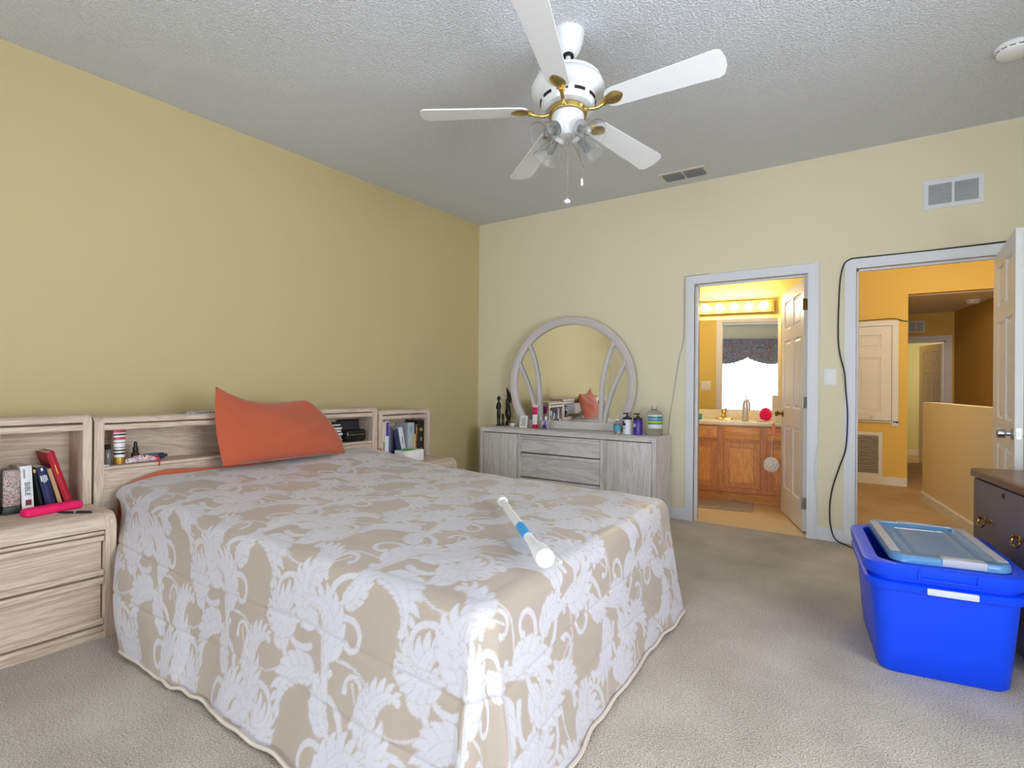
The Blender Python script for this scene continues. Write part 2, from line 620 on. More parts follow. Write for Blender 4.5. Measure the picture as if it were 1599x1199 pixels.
w3 = struct(bpy.data.objects.new("window_added", None), "added, unseen white framed window in the right wall beside the camera")  # added window, out of view, for the right-hand fill light
COL.objects.link(w3)
w3.location = (5.06, (RY0 + RY1) / 2, RZ0)
f = MB(w3.location)
for y0, y1, z0, z1 in ((RY0, RY0 + .05, RZ0, RZ1), (RY1 - .05, RY1, RZ0, RZ1), (RY0, RY1, RZ0, RZ0 + .05), (RY0, RY1, RZ1 - .05, RZ1), (RY0, RY1, 1.30, 1.34)):
    f.box((5.03, y0, z0), (5.09, y1, z1))
struct(f.build("window_frame", M['trim'], w3))
struct(MB(w3.location).box((5.058, RY0 + .02, RZ0 + .02), (5.062, RY1 - .02, RZ1 - .02)).build("window_pane", M['pane'], w3))

M['slat'] = mat("blind_slat", srgb(225, 228, 232), 0.6)
vb = thing("vertical_blinds", (3.125, -7.13, 2.3), "white vertical blinds drawn open over the patio door", "blinds")
MB(vb.location).box((PX0 - 0.05, -7.16, 2.28), (PX1 + 0.05, -7.10, 2.33)).build("head_rail", M['trim'], vb)
slat = None
n_sl = 33
for i in range(n_sl):
    x = PX0 + 0.04 + (PX1 - PX0 - 0.08) * i / (n_sl - 1)
    if slat is None:
        slat = MB((0, 0, 0)).box((-0.001, -0.042, 0.0), (0.001, 0.042, 2.22)).build("slat", M['slat'], vb)
        sl = slat
    else:
        sl = slat.copy(); COL.objects.link(sl); sl.parent = vb
    sl.location = (x - 3.125, 0, -2.24)
    sl.rotation_euler = (0, 0, R(-24))
M['valance'] = voro("valance_floral_print", [srgb(70, 84, 104), srgb(110, 116, 128), srgb(150, 140, 140), srgb(86, 92, 98), srgb(140, 90, 84)], 16, 0.9)
b = MB((3.05, -7.02, 2.2))
top, yv = 2.54, -7.02
P = []
for k in range(9):
    row = []
    for i in range(97):
        x = 1.45 + 3.4 * i / 96
        ph = ((x - 1.45) / 1.133) % 1.0
        drop = 0.44 + 0.17 * math.sin(PI * ph) ** 0.8
        z = top - drop * k / 8
        y = yv + 0.03 * math.sin(PI * ph) * math.sin(PI * k / 8) + 0.012 * math.sin(k * 2.1 + 3 * ph)
        row.append((x, y, z))
    P.append(row)
b.grid(P)
b.grid([[(x, y - 0.02, z) for x, y, z in row] for row in P])
b.box((1.45, -7.2, 2.535), (4.85, -7.01, 2.56))
o = b.build("window_valance", M['valance'])
tag(o, "blue grey floral swag valance above the patio door, reflected in the bathroom mirror", "valance")

# ---- door casings, jambs, baseboards
def casing(name, x0, x1, y, side):
    """moulded casing around a doorway on the wall face y (side -1: towards the bedroom)"""
    b = MB(((x0 + x1) / 2, y, 0))
    w = 0.072
    steps = ((0.0, w, 0.012), (0.0, 0.05, 0.017), (0.012, 0.028, 0.020), (0.0, 0.008, 0.019))
    for s0, s1, d in steps:
        ya, yb = sorted((y, y + side * d))
        b.box((x0 - s1, ya, 0), (x0 - s0, yb, DT + s1))
        b.box((x1 + s0, ya, 0), (x1 + s1, yb, DT + s1))
        b.box((x0 - s0, ya, DT + s0), (x1 + s0, yb, DT + s1))
    return struct(b.build(name, M['trim'], smooth=False))


casing("trim_1", BX0, BX1, 0.0, -1)
casing("trim_2", HX0, HX1, 0.0, -1)
casing("trim_3", BX0, BX1, 0.12, 1)
for nm, x0, x1 in (("trim_4", BX0, BX1), ("trim_5", HX0, HX1)):
    b = MB(((x0 + x1) / 2, 0.06, 0))
    b.box((x0 - 0.02, -0.001, 0), (x0, 0.121, DT)).box((x1, -0.001, 0), (x1 + 0.02, 0.121, DT)).box((x0 - 0.02, -0.001, DT), (x1 + 0.02, 0.121, DT + 0.02))
    b.box((x0, 0.05, 0), (x0 + 0.012, 0.085, DT)).box((x0, 0.05, DT - 0.012), (x1, 0.085, DT))
    struct(b.build(nm, M['trim']))


def baseboard(name, pts, h=0.085, t=0.014, m=None):
    b = MB(pts[0])
    for (x0, y0, _), (x1, y1, _) in zip(pts[:-1], pts[1:]):
        d = Vector((x1 - x0, y1 - y0, 0)).normalized()
        nrm = Vector((d.y, -d.x, 0)) * t
        q = [(x0, y0), (x1, y1), (x1 + nrm.x, y1 + nrm.y), (x0 + nrm.x, y0 + nrm.y)]
        b.prism(q, 2, 0, h)
        b.prism([(x0, y0), (x1, y1), (x1 + nrm.x * .5, y1 + nrm.y * .5), (x0 + nrm.x * .5, y0 + nrm.y * .5)], 2, h, h + 0.01)
    return struct(b.build(name, m or M['trim'], smooth=False))


baseboard("baseboard_left", [(0, -7.2, 0), (0, 0, 0)])
baseboard("baseboard_back", [(0, 0, 0), (BX0 - 0.073, 0, 0)])
baseboard("baseboard_back_middle", [(BX1 + 0.073, 0, 0), (HX0 - 0.073, 0, 0)])
baseboard("baseboard_back_right", [(HX1 + 0.073, 0, 0), (5.0, 0, 0)])
baseboard("baseboard_right", [(5.0, 0, 0), (5.0, -7.2, 0)])

# ---- bathroom shell
VT = R(10)
VU = Vector((math.cos(VT), math.sin(VT), 0))
VV = Vector((-math.sin(VT), math.cos(VT), 0))
VO = Vector((2.75, 1.08, 0))


def vp(lx, ly, z):
    return VO + VU * lx + VV * ly + Vector((0, 0, z))


struct(MB((2.4, 1, 0)).box((1.2, 0.0, -0.12), (3.40, 2.3, 0.002)).build("floor_bathroom", M['vinyl']))
struct(MB((2.4, 1, 2.55)).box((1.2, 0.12, 2.55), (3.40, 2.3, 2.65)).build("ceiling_bathroom", M['ceil_plain']))
struct(MB((1.3, 1, 0)).box((1.2, 0.12, 0), (1.3, 2.3, 2.6)).build("wall_bathroom_left", M['wall_bath']))
struct(MB((3.37, 1, 0)).box((3.34, 0.12, 0), (3.40, 2.3, 2.93)).build("wall_bathroom_right", [M['wall_bath']]))
b = MB(vp(-0.4, 0.48, 0))
q = [vp(-1.62, 0.48, 0), vp(0.78, 0.48, 0), vp(0.78, 0.58, 0), vp(-1.62, 0.58, 0)]
b.prism([(p.x, p.y) for p in q], 2, 0, 2.6)
struct(b.build("wall_bathroom_back", M['wall_bath'], smooth=False))

# ---- hall shell
M['hallfloor'] = carpet("hall_carpet_tan", srgb(214, 184, 142), srgb(166, 136, 98))
struct(MB((4, 3, 0)).box((2.7, 0.0, -0.12), (5.7, 7.2, 0.0)).build("floor_hall", M['hallfloor']))
struct(MB((4, 1.6, H)).box((2.6, 0.12, H), (5.7, 3.32, H + 0.1)).build("ceiling_hall", M['ceil_plain']))
struct(MB((4.6, 5, 2.25)).box((3.80, 3.30, 2.25), (5.7, 7.2, 2.33)).build("ceiling_hall_far", M['ceil_plain']))
b = MB((3.3, 3.2, 0))
b.box((2.6, 3.2, 0), (3.905, 3.32, H)).box((3.905, 3.2, 2.265), (5.7, 3.32, H))
struct(b.build("wall_hall_end", M['wall_hall'], smooth=False))
struct(MB((2.65, 2.7, 0)).box((2.6, 2.3, 0), (2.7, 3.32, H)).build("wall_hall_left", M['wall_hall']))
struct(MB((5.65, 2, 0)).box((5.6, 0.12, 0), (5.7, 7.2, H)).build("wall_hall_right", M['wall_hall']))
struct(MB((3.85, 4.2, 0)).box((3.78, 3.32, 0), (3.895, 7.2, 2.25)).build("wall_corridor_left", M['wall_hall']))
M['wall_shade'] = mat("shaded_hall_paint", srgb(190, 160, 92), 0.85, spec=0.15, bump=(55, 0.1, 0.004))  # hall paint darkened, the stairwell shade is put into its colour
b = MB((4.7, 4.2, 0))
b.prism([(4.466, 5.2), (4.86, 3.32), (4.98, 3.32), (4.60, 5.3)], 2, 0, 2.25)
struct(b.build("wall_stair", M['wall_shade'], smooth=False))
M['wall_far'] = mat("pale_green_paint", srgb(214, 218, 176), 0.85, spec=0.15)
b = MB((4.2, 5.2, 0))
b.box((4.372, 5.2, 0), (5.6, 5.3, 2.25)).box((3.895, 5.2, 1.845), (4.372, 5.3, 2.25))
struct(b.build("wall_hall_far", M['wall_hall'], smooth=False))
struct(MB((4.5, 7.0, 0)).box((3.895, 7.0, 0), (5.6, 7.1, 2.25)).build("wall_far_room", M['wall_far']))
b = MB((4.2, 5.2, 0))
b.box((4.372, 5.183, 0), (4.442, 5.2, 1.915)).box((3.895, 5.183, 1.845), (4.372, 5.2, 1.915))
b.box((4.352, 5.2, 0), (4.372, 5.3, 1.845)).box((3.895, 5.2, 1.825), (4.372, 5.3, 1.845))
struct(b.build("trim_6", M['trim']))
b = MB((4.2, 1.4, 0))
b.prism([(4.02, 2.32), (4.415, 0.30), (4.53, 0.32), (4.135, 2.345)], 2, 0, 1.015)
struct(b.build("wall_half", mat("half_wall_paint", srgb(222, 212, 188), 0.85, spec=0.15, bump=(55, 0.1, 0.004)), smooth=False))
baseboard("baseboard_half_wall", [(4.415, 0.30, 0), (4.02, 2.32, 0)], t=-0.016)
baseboard("baseboard_hall_end", [(2.7, 3.2, 0), (3.905, 3.2, 0)])
baseboard("baseboard_far_room", [(3.895, 7.0, 0), (5.6, 7.0, 0)])


def point_light(name, loc, power, color, rad):
    l = bpy.data.lights.new(name, 'POINT')
    l.energy = power
    l.color = color
    l.shadow_soft_size = rad
    o = bpy.data.objects.new(name, l)
    o.location = loc
    COL.objects.link(o)


point_light("hall_ceiling_lamp", (4.05, 1.35, 2.72), 33.0, (1.0, 0.90, 0.70), 0.12)
point_light("far_room_fill", (4.9, 6.2, 1.6), 14.0, (0.95, 1.0, 0.92), 0.3)  # added fill light for the far room, no lamp seen there


# ---- six-panel doors
def door_leaf(b, w, h, t, rows, cols=2, both=True):
    """leaf from (0,0,0) to (w,t,h), panels pressed into both faces"""
    st = 0.105
    mid = 0.09
    xs = [0]
    pw = (w - 2 * st - (cols - 1) * mid) / cols
    x = st
    for c in range(cols):
        xs += [x, x + pw]
        x += pw + mid
    xs.append(w)
    zs = [0]
    for z0, z1 in rows:
        zs += [z0, z1]
    zs.append(h)
    bm = b.bm
    def face_grid(y, flip):
        V = [[bm.verts.new((xx, y, zz)) for zz in zs] for xx in xs]
        pan = []
        for i in range(len(xs) - 1):
            for j in range(len(zs) - 1):
                q = (V[i][j], V[i + 1][j], V[i + 1][j + 1], V[i][j + 1])
                f = bm.faces.new(q if not flip else q[::-1])
                if i % 2 == 1 and j % 2 == 1:
                    pan.append(f)
        bm.normal_update()
        bmesh.ops.inset_individual(bm, faces=pan, thickness=0.014, depth=-0.012)
        bm.normal_update()
        bmesh.ops.inset_individual(bm, faces=pan, thickness=0.012, depth=0.0)
        bm.normal_update()
        bmesh.ops.inset_individual(bm, faces=pan, thickness=0.022, depth=0.008)
        return V
    A = face_grid(0, False)
    B = face_grid(t, True)
    nx, nz = len(xs), len(zs)
    def strip(a, bb):
        for k in range(len(a) - 1):
            bm.faces.new((a[k], a[k + 1], bb[k + 1], bb[k]))
    strip([A[i][0] for i in range(nx)], [B[i][0] for i in range(nx)])
    strip([A[i][-1] for i in range(nx)], [B[i][-1] for i in range(nx)])
    strip(A[0], B[0])
    strip(A[-1], B[-1])
    return b


ROWS6 = [(0.23, 0.80), (0.96, 1.56), (1.66, 1.91)]


def hinge(b, z, x=0.0, t=0.035):
    b.box((x - 0.003, 0.004, z - 0.045), (x + 0.001, t - 0.004, z + 0.045), 0.001, 1)
    b.cyl((x - 0.004, t + 0.004, z - 0.047), (x - 0.004, t + 0.004, z + 0.047), 0.006, n=10)


def knob_set(parent, w, t, z, m, backset=0.065):
    b = MB()
    for s, y in ((-1, 0), (1, t)):
        prof = [(0.030, 0), (0.032, 0.004), (0.028, 0.009), (0.012, 0.012), (0.011, 0.03), (0.018, 0.036), (0.026, 0.045), (0.0275, 0.056), (0.022, 0.066), (0.006, 0.069)]
        b.lathe(prof, (w - backset, y, z), (0, s, 0), 24)
    return b.build("knob", m, parent)


# bath door: hung on the right jamb, swung into the bathroom
d1 = struct(bpy.data.objects.new("door_1", None), "white six-panel bathroom door standing open into the bathroom")
COL.objects.link(d1)
d1.location = (3.222, 0.128, 0.015)
d1.rotation_euler = (0, 0, R(110))
struct(door_leaf(MB(), 0.80, 2.01, 0.035, ROWS6).build("leaf", M['door'], d1, smooth=False))
knob_set(d1, 0.80, 0.035, 0.90, M['abrass'])
for z in (0.22, 1.02, 1.80):
    hb = MB()
    hinge(hb, z, 0.0)
    hb.build("hinge", M['abrass'] if z > 1.5 else M['chrome'], d1)
# hall door: hung on the right jamb, swung 90 degrees into the bedroom
d2 = struct(bpy.data.objects.new("door_2", None), "white six-panel bedroom door swung open beside the hall opening")
COL.objects.link(d2)
d2.location = (4.326, -0.024, 0.015)
d2.rotation_euler = (0, 0, R(-90.4))
b = MB()
door_leaf(b, 0.78, 2.01, 0.035, ROWS6)
struct(b.build("leaf", M['door'], d2, smooth=False))
b = MB()
for s, y in ((-1, 0.0), (1, 0.035)):
    b.lathe([(0.032, 0), (0.033, 0.006), (0.014, 0.010), (0.013, 0.026), (0.026, 0.030), (0.029, 0.036), (0.027, 0.062), (0.022, 0.068), (0.004, 0.07)], (0.715, y, 0.895), (0, s, 0), 24)
b.build("knob", M['chrome'], d2)
b = MB()
b.box((0.7785, 0.006, 0.87), (0.7815, 0.029, 0.93), 0.001, 1)
b.box((0.78, 0.011, 0.888), (0.790, 0.024, 0.908), 0.002, 1)
b.build("latch_plate", M['chrome'], d2)
# closet door over the return grille in the hall
d3 = struct(bpy.data.objects.new("door_3", None), "white two-panel closet door above the return grille in the hall")
COL.objects.link(d3)
d3.location = (3.302, 3.182, 0.768)
b = MB()
door_leaf(b, 0.445, 1.132, 0.017, [(0.10, 0.76), (0.87, 1.03)], 1)
struct(b.build("leaf", M['door'], d3, smooth=False))
MB().lathe([(0.012, 0), (0.008, 0.01), (0.016, 0.018), (0.014, 0.026), (0.003, 0.029)], (0.25, 0, 0.05), (0, -1, 0), 16).build("knob", M['door'], d3)
b = MB((3.5, 3.2, 0.76))
b.box((3.24, 3.1985, 0.762), (3.752, 3.1999, 1.905))
struct(b.build("closet_gap_shade", M['dark'], smooth=False))  # dark sheet behind the leaf paints the shade in the door gap
b = MB((3.5, 3.2, 0.76))
for s, dd in ((0.062, 0.014), (0.04, 0.019), (0.02, 0.023)):
    b.box((3.752, 3.2 - dd, 0.765 - s), (3.752 + s, 3.2, 1.905 + s))
    b.box((3.24, 3.2 - dd, 1.905), (3.752, 3.2, 1.905 + s))
    b.box((3.24, 3.2 - dd, 0.762 - s * .35), (3.752 + s, 3.2, 0.762))
struct(b.build("trim_7", M['trim'], smooth=False))
# far door
d4 = struct(bpy.data.objects.new("door_4", None), "white panelled door standing open at the far end of the hall")
COL.objects.link(d4)
d4.location = (4.35, 5.31, 0.01)
d4.rotation_euler = (0, 0, R(112))
struct(door_leaf(MB(), 0.62, 1.80, 0.035, [(0.2, 0.72), (0.86, 1.38), (1.48, 1.70)]).build("leaf", M['door'], d4, smooth=False))

# ================================================================== BEDROOM FURNITURE
def rounded_side(x0, x1, z0, z1, r, n=8):
    """side outline (x,z): square at the back, rounded at the front top"""
    return [(x0, z0), (x1, z0)] + arc2(x1 - r, z1 - r, r, 0, PI / 2, n) + [(x0, z1)]


def nosing(x0, x1, z1, r, drop, th, n=8):
    """top board with its front edge rolled over and down"""
    outer = arc2(x1 - r, z1 - r, r, PI / 2, 0, n) + [(x1, z1 - drop)]
    inner = [(x1 - th, z1 - drop)] + arc2(x1 - r, z1 - r, r - th, 0, PI / 2, n)
    return [(x0, z1)] + outer + inner + [(x0, z1 - th)]


def lip(b, x0, x1, y0, y1, z0, z1, r=0.007):
    b.prism([(x0, z0)] + arc2(x1 - r, z0 + r, r, -PI / 2, 0, 4) + arc2(x1 - r, z1 - r, r, 0, PI / 2, 4) + [(x0, z1)], 1, y0, y1)


def nightstand(y0, y1, label):
    """chest with two drawers, front towards +X"""
    zt, x0, x1 = 0.56, 0.38, 0.88
    ns = thing("nightstand", ((x0 + x1) / 2, (y0 + y1) / 2, 0), label, "nightstand", group="pale oak nightstands")
    L = ns.location
    for a, c in ((y0, y0 + 0.042), (y1 - 0.042, y1)):
        MB(L).prism(rounded_side(x0, x1, 0, zt, 0.06), 1, a, c).build("side_panel", M['oakZ'], ns)
    a, c = y0 + 0.042, y1 - 0.042
    MB(L).prism(nosing(x0, x1 - 0.003, zt - 0.001, 0.06, 0.068, 0.022), 1, a, c).build("top", M['oakY'], ns)
    MB(L).box((x0, a, 0.0), (x0 + 0.012, c, zt - 0.03)).build("back_panel", M['oakY'], ns)
    for z0, z1 in ((0.284, 0.484), (0.064, 0.276)):
        b = MB(L)
        b.box((x0 + 0.05, a + 0.006, z0 + 0.006), (x1 - 0.034, c - 0.006, z1 - 0.012))
        dr = b.build("drawer", M['oakY'], ns)
        b = MB(L)
        if z1 > 0.4:
            lip(b, x1 - 0.06, x1 - 0.006, a + 0.003, c - 0.003, z1 - 0.016, z1)
            lip(b, x1 - 0.06, x1 - 0.006, a + 0.003, c - 0.003, z1 - 0.045, z1 - 0.022)
        else:
            lip(b, x1 - 0.06, x1 - 0.006, a + 0.003, c - 0.003, z1 - 0.03, z1)
        lip(b, x1 - 0.06, x1 - 0.006, a + 0.003, c - 0.003, z0, z0 + 0.026)
        b.build("drawer_rail", M['oakY'], dr)
    b = MB(L)
    lip(b, x1 - 0.05, x1 - 0.006, a, c, 0.03, 0.055, 0.012)
    b.box((x1 - 0.05, a, 0.0), (x1 - 0.022, c, 0.05))
    b.build("plinth", M['oakY'], ns)
    return ns


def hutch(y0, y1, zt, label, divider=None):
    """open bookcase standing on the nightstand"""
    x0, x1, zb = 0.382, 0.58, 0.561
    h = thing("bookcase_hutch", ((x0 + x1) / 2, (y0 + y1) / 2, zb), label, "bookcase", group="open hutches on the nightstands")
    L = h.location
    for a, c in ((y0, y0 + 0.038), (y1 - 0.036, y1)):
        MB(L).prism(rounded_side(x0, x1, zb, zt, 0.034), 1, a, c).build("side_panel", M['oakZ'], h)
    a, c = y0 + 0.038, y1 - 0.036
    MB(L).prism(nosing(x0, x1 - 0.002, zt - 0.001, 0.030, 0.033, 0.02), 1, a, c).build("top", M['oakY'], h)
    b = MB(L)
    lip(b, x1 - 0.04, x1 - 0.004, a, c, zt - 0.074, zt - 0.044)
    b.build("front_rail", M['oakY'], h)
    MB(L).box((x0, a, zb), (x0 + 0.012, c, zt - 0.02)).build("back_panel", M['oakY'], h)
    if divider:
        MB(L).box((x0 + 0.012, divider - 0.03, zb), (x1 - 0.012, divider, zt - 0.073), 0.002, 1).build("divider", M['oakZ'], h)
    return h


nightstand(-4.37, -3.76, "pale oak two-drawer nightstand at the left edge, nearest the camera")
nightstand(-1.942, -1.385, "pale oak nightstand on the far side of the bed, beside the back corner")
hutch(-4.37, -3.76, 0.991, "open oak hutch on the near nightstand, red book leaning inside", -4.092)
hutch(-1.942, -1.385, 0.953, "open oak hutch on the far nightstand, packed with books beside a black one")

# headboard with a cubby shelf
HY0, HY1, HZ = -3.75, -1.957, 0.978
hb = thing("bookcase_headboard", (0.48, (HY0 + HY1) / 2, 0), "long pale oak headboard with an open cubby shelf behind the bed", "headboard")
L = hb.location
for a, c in ((HY0, HY0 + 0.041), (HY1 - 0.046, HY1)):
    MB(L).prism(rounded_side(0.382, 0.58, 0, HZ, 0.032), 1, a, c).build("side_panel", M['oakZ'], hb)
a, c = HY0 + 0.041, HY1 - 0.046
MB(L).prism(nosing(0.382, 0.578, HZ - 0.001, 0.026, 0.028, 0.02), 1, a, c).build("top", M['oakY'], hb)
b = MB(L); lip(b, 0.54, 0.577, a, c, HZ - 0.067, HZ - 0.037); b.build("front_rail", M['oakY'], hb)
MB(L).box((0.382, a, 0.05), (0.394, c, HZ - 0.02)).build("back_panel", M['oakY'], hb)
SH = 0.733
b = MB(L); lip(b, 0.394, 0.578, a, c, SH - 0.02, SH - 0.0012); b.build("shelf", M['oakY'], hb)
MB(L).box((0.555, a, 0.05), (0.570, c, SH - 0.021)).build("lower_panel", M['oakY'], hb)

# ---- bed: box spring and mattress in an orange sheet
bed = thing("bed", (1.70, -2.83, 0), "wide bed under the ivory damask bedspread", "bed")
L = bed.location
MB(L).box((0.63, -3.55, 0.20), (2.76, -2.08, 0.36), 0.03, 3).build("box_spring", M['offwhite'], bed)
MB(L).box((0.62, -3.555, 0.36), (2.77, -2.075, 0.578), 0.05, 4).build("mattress", M['offwhite'], bed)
b = MB(L)
b.box((0.66, -3.53, 0.17), (2.74, -3.49, 0.20)).box((0.66, -2.14, 0.17), (2.74, -2.10, 0.20)).box((0.66, -3.53, 0.17), (0.70, -2.10, 0.20)).box((2.70, -3.53, 0.17), (2.74, -2.10, 0.20))
b.build("frame", M['black'], bed)
leg = None
for x, y in ((0.72, -3.46), (0.72, -2.17), (2.62, -3.4), (2.62, -2.17)):
    if leg is None:
        leg = MB().cyl((0, 0, 0), (0, 0, 0.17), 0.016, 0.018, 12).build("leg", M['black'], bed)
        lg = leg
    else:
        lg = leg.copy(); COL.objects.link(lg); lg.parent = bed
    lg.location = (x - L.x, y - L.y, 0)


# ---- damask weave: scrolling acanthus leaves drawn as distance fields on a repeat
TW, TH = 0.60, 0.66
NX, NY = 330, 363


def make_tile():
    xs = (np.arange(NX) + 0.5) / NX * TW
    ys = (np.arange(NY) + 0.5) / NY * TH
    sd = np.full((NX, NY), 9.0)
    vein = np.full((NX, NY), 9.0)
    val = np.zeros((NX, NY))

    def lay(gap=0.0021):
        # put the element just drawn on top, leaving a thin seam of ground colour around it
        a = np.clip(0.5 - sd / 0.0016, 0, 1)
        g_ = np.clip(0.5 - (sd - gap) / 0.0016, 0, 1)
        k = np.where(val > 0.3, 0.55, 1.0)
        val[:] = np.maximum(val * (1 - k * g_), a * (1 - 0.38 * np.clip(0.6 - vein / 0.0016, 0, 1)))
        sd[:] = 9.0
        vein[:] = 9.0
    px_ = TW / NX

    def disc(px, py, r, fld, reach=0.012):
        # only the neighbourhood of the disc, wrapped round the repeat
        k = int((r + reach) / px_) + 2
        ci = int(px / px_)
        cj = int(py / px_)
        ii = np.arange(ci - k, ci + k + 1)
        jj = np.arange(cj - k, cj + k + 1)
        dd = np.sqrt((((ii + 0.5) * px_ - px) ** 2)[:, None] + (((jj + 0.5) * px_ - py) ** 2)[None, :]) - r
        ix = np.ix_(ii % NX, jj % NY)
        fld[ix] = np.minimum(fld[ix], dd)

    def path(x, y, ang, L, b0, b1, n=36):
        """curve whose turning goes from b0 to b1 (radians in total along the length)"""
        pts = []
        for i in range(n + 1):
            t = i / n
            pts.append((x, y, ang))
            ang += (b0 + (b1 - b0) * t) / n
            x += math.cos(ang) * L / n
            y += math.sin(ang) * L / n
        return pts

    def stroke(c, rad, fld):
        n = len(c) - 1
        for i, p in enumerate(c):
            disc(p[0], p[1], rad(i / n), fld)

    def frond(x, y, ang, L, b0, b1, w, side):
        """acanthus frond: a curling midrib with forward sweeping lobes, larger on the outer side"""
        c = path(x, y, ang, L, b0, b1)
        n = len(c) - 1
        for i in range(n - 3, 1, -4):
            t = i / n
            p = c[i]
            size = w * (0.55 + 0.75 * math.sin(PI * t ** 0.8)) * (1 - 0.35 * t)
            for sd_, k in ((side, 1.0), (-side, 0.55)):
                lb = path(p[0], p[1], p[2] + sd_ * 0.95, size * 1.25 * k, -sd_ * 0.2, -sd_ * 1.5, 10)
                stroke(lb, lambda q: size * 0.27 * (0.75 + 0.5 * math.sin(PI * q)) * (1 - 0.55 * q * q), sd)
                stroke(lb[1:8], lambda q: 0.0008, vein)
                lay()
        stroke(c, lambda t: w * (0.15 + 0.13 * math.sin(PI * min(1, t * 1.1)) * (1 - 0.4 * t)), sd)
        stroke(c[1:-3], lambda t: 0.0009, vein)
        e = c[-1]
        disc(e[0], e[1], w * 0.22, sd)
        lay(0.0016)

    def curl(x, y, ang, L, b0, b1, r0, r1, ball):
        c = path(x, y, ang, L, b0, b1, 50)
        stroke(c, lambda t: r0 + (r1 - r0) * t, sd)
        stroke(c[3:-3], lambda t: 0.0008, vein)
        disc(c[-1][0], c[-1][1], ball, sd)
        lay()

    for ox, oy, m in ((0.0, 0.0, 1), (TW / 2, TH / 2, -1)):
        def G(x, y):
            return ox + (x if m > 0 else TW / 2 - x + 0.0), oy + y

        def A(a):
            return a if m > 0 else PI - a
        def F(x, y, a, L, b0, b1, w, s):
            X_, Y_ = G(x, y)
            frond(X_, Y_, A(a), L, b0 * m, b1 * m, w, s * m)
        def C(x, y, a, L, b0, b1, r0, r1, ball):
            X_, Y_ = G(x, y)
            curl(X_, Y_, A(a), L, b0 * m, b1 * m, r0, r1, ball)
        C(0.02, 0.00, 1.2, 0.40, -0.6, 4.4, 0.013, 0.010, 0.013)
        C(0.13, 0.10, -0.4, 0.26, 0.8, 9.4, 0.011, 0.007, 0.014)
        C(0.05, 0.18, 2.4, 0.24, 0.6, 9.0, 0.011, 0.007, 0.013)
        C(0.22, 0.27, 0.2, 0.24, -0.4, -9.0, 0.010, 0.007, 0.013)
        C(0.27, 0.12, 1.2, 0.20, -0.6, -8.0, 0.009, 0.006, 0.011)
        C(0.10, 0.30, 1.0, 0.20, 0.4, 8.0, 0.009, 0.006, 0.011)
        C(0.00, 0.10, 3.0, 0.15, 0.5, 1.2, 0.0040, 0.0032, 0.005)
        C(0.18, 0.30, 2.7, 0.14, -0.4, -1.0, 0.0040, 0.0032, 0.005)
        C(0.25, 0.02, -0.6, 0.13, 0.4, 1.0, 0.0040, 0.0032, 0.005)
        F(0.24, 0.04, 0.9, 0.25, 0.4, 4.6, 0.056, -1)
        F(0.03, 0.24, 2.6, 0.19, -0.4, -3.6, 0.046, 1)
        F(0.20, 0.16, -0.5, 0.20, 0.4, 4.2, 0.048, -1)
        F(0.06, 0.03, 0.1, 0.27, -0.3, -4.2, 0.058, 1)
        F(0.16, 0.24, 1.7, 0.23, 0.2, -4.6, 0.052, 1)
        F(0.09, 0.15, 0.3, 0.27, 1.0, 4.6, 0.058, -1)
        F(0.05, 0.06, 1.9, 0.28, -1.0, -4.6, 0.060, 1)
    return val


TILE = make_tile()


def sample_tile(u, v):
    fu = (u / TW * NX - 0.5) % NX
    fv = (v / TH * NY - 0.5) % NY
    i0 = np.floor(fu).astype(int) % NX
    j0 = np.floor(fv).astype(int) % NY
    a = fu - np.floor(fu)
    b_ = fv - np.floor(fv)
    i1 = (i0 + 1) % NX
    j1 = (j0 + 1) % NY
    return TILE[i0, j0] * (1 - a) * (1 - b_) + TILE[i1, j0] * a * (1 - b_) + TILE[i0, j1] * (1 - a) * b_ + TILE[i1, j1] * a * b_


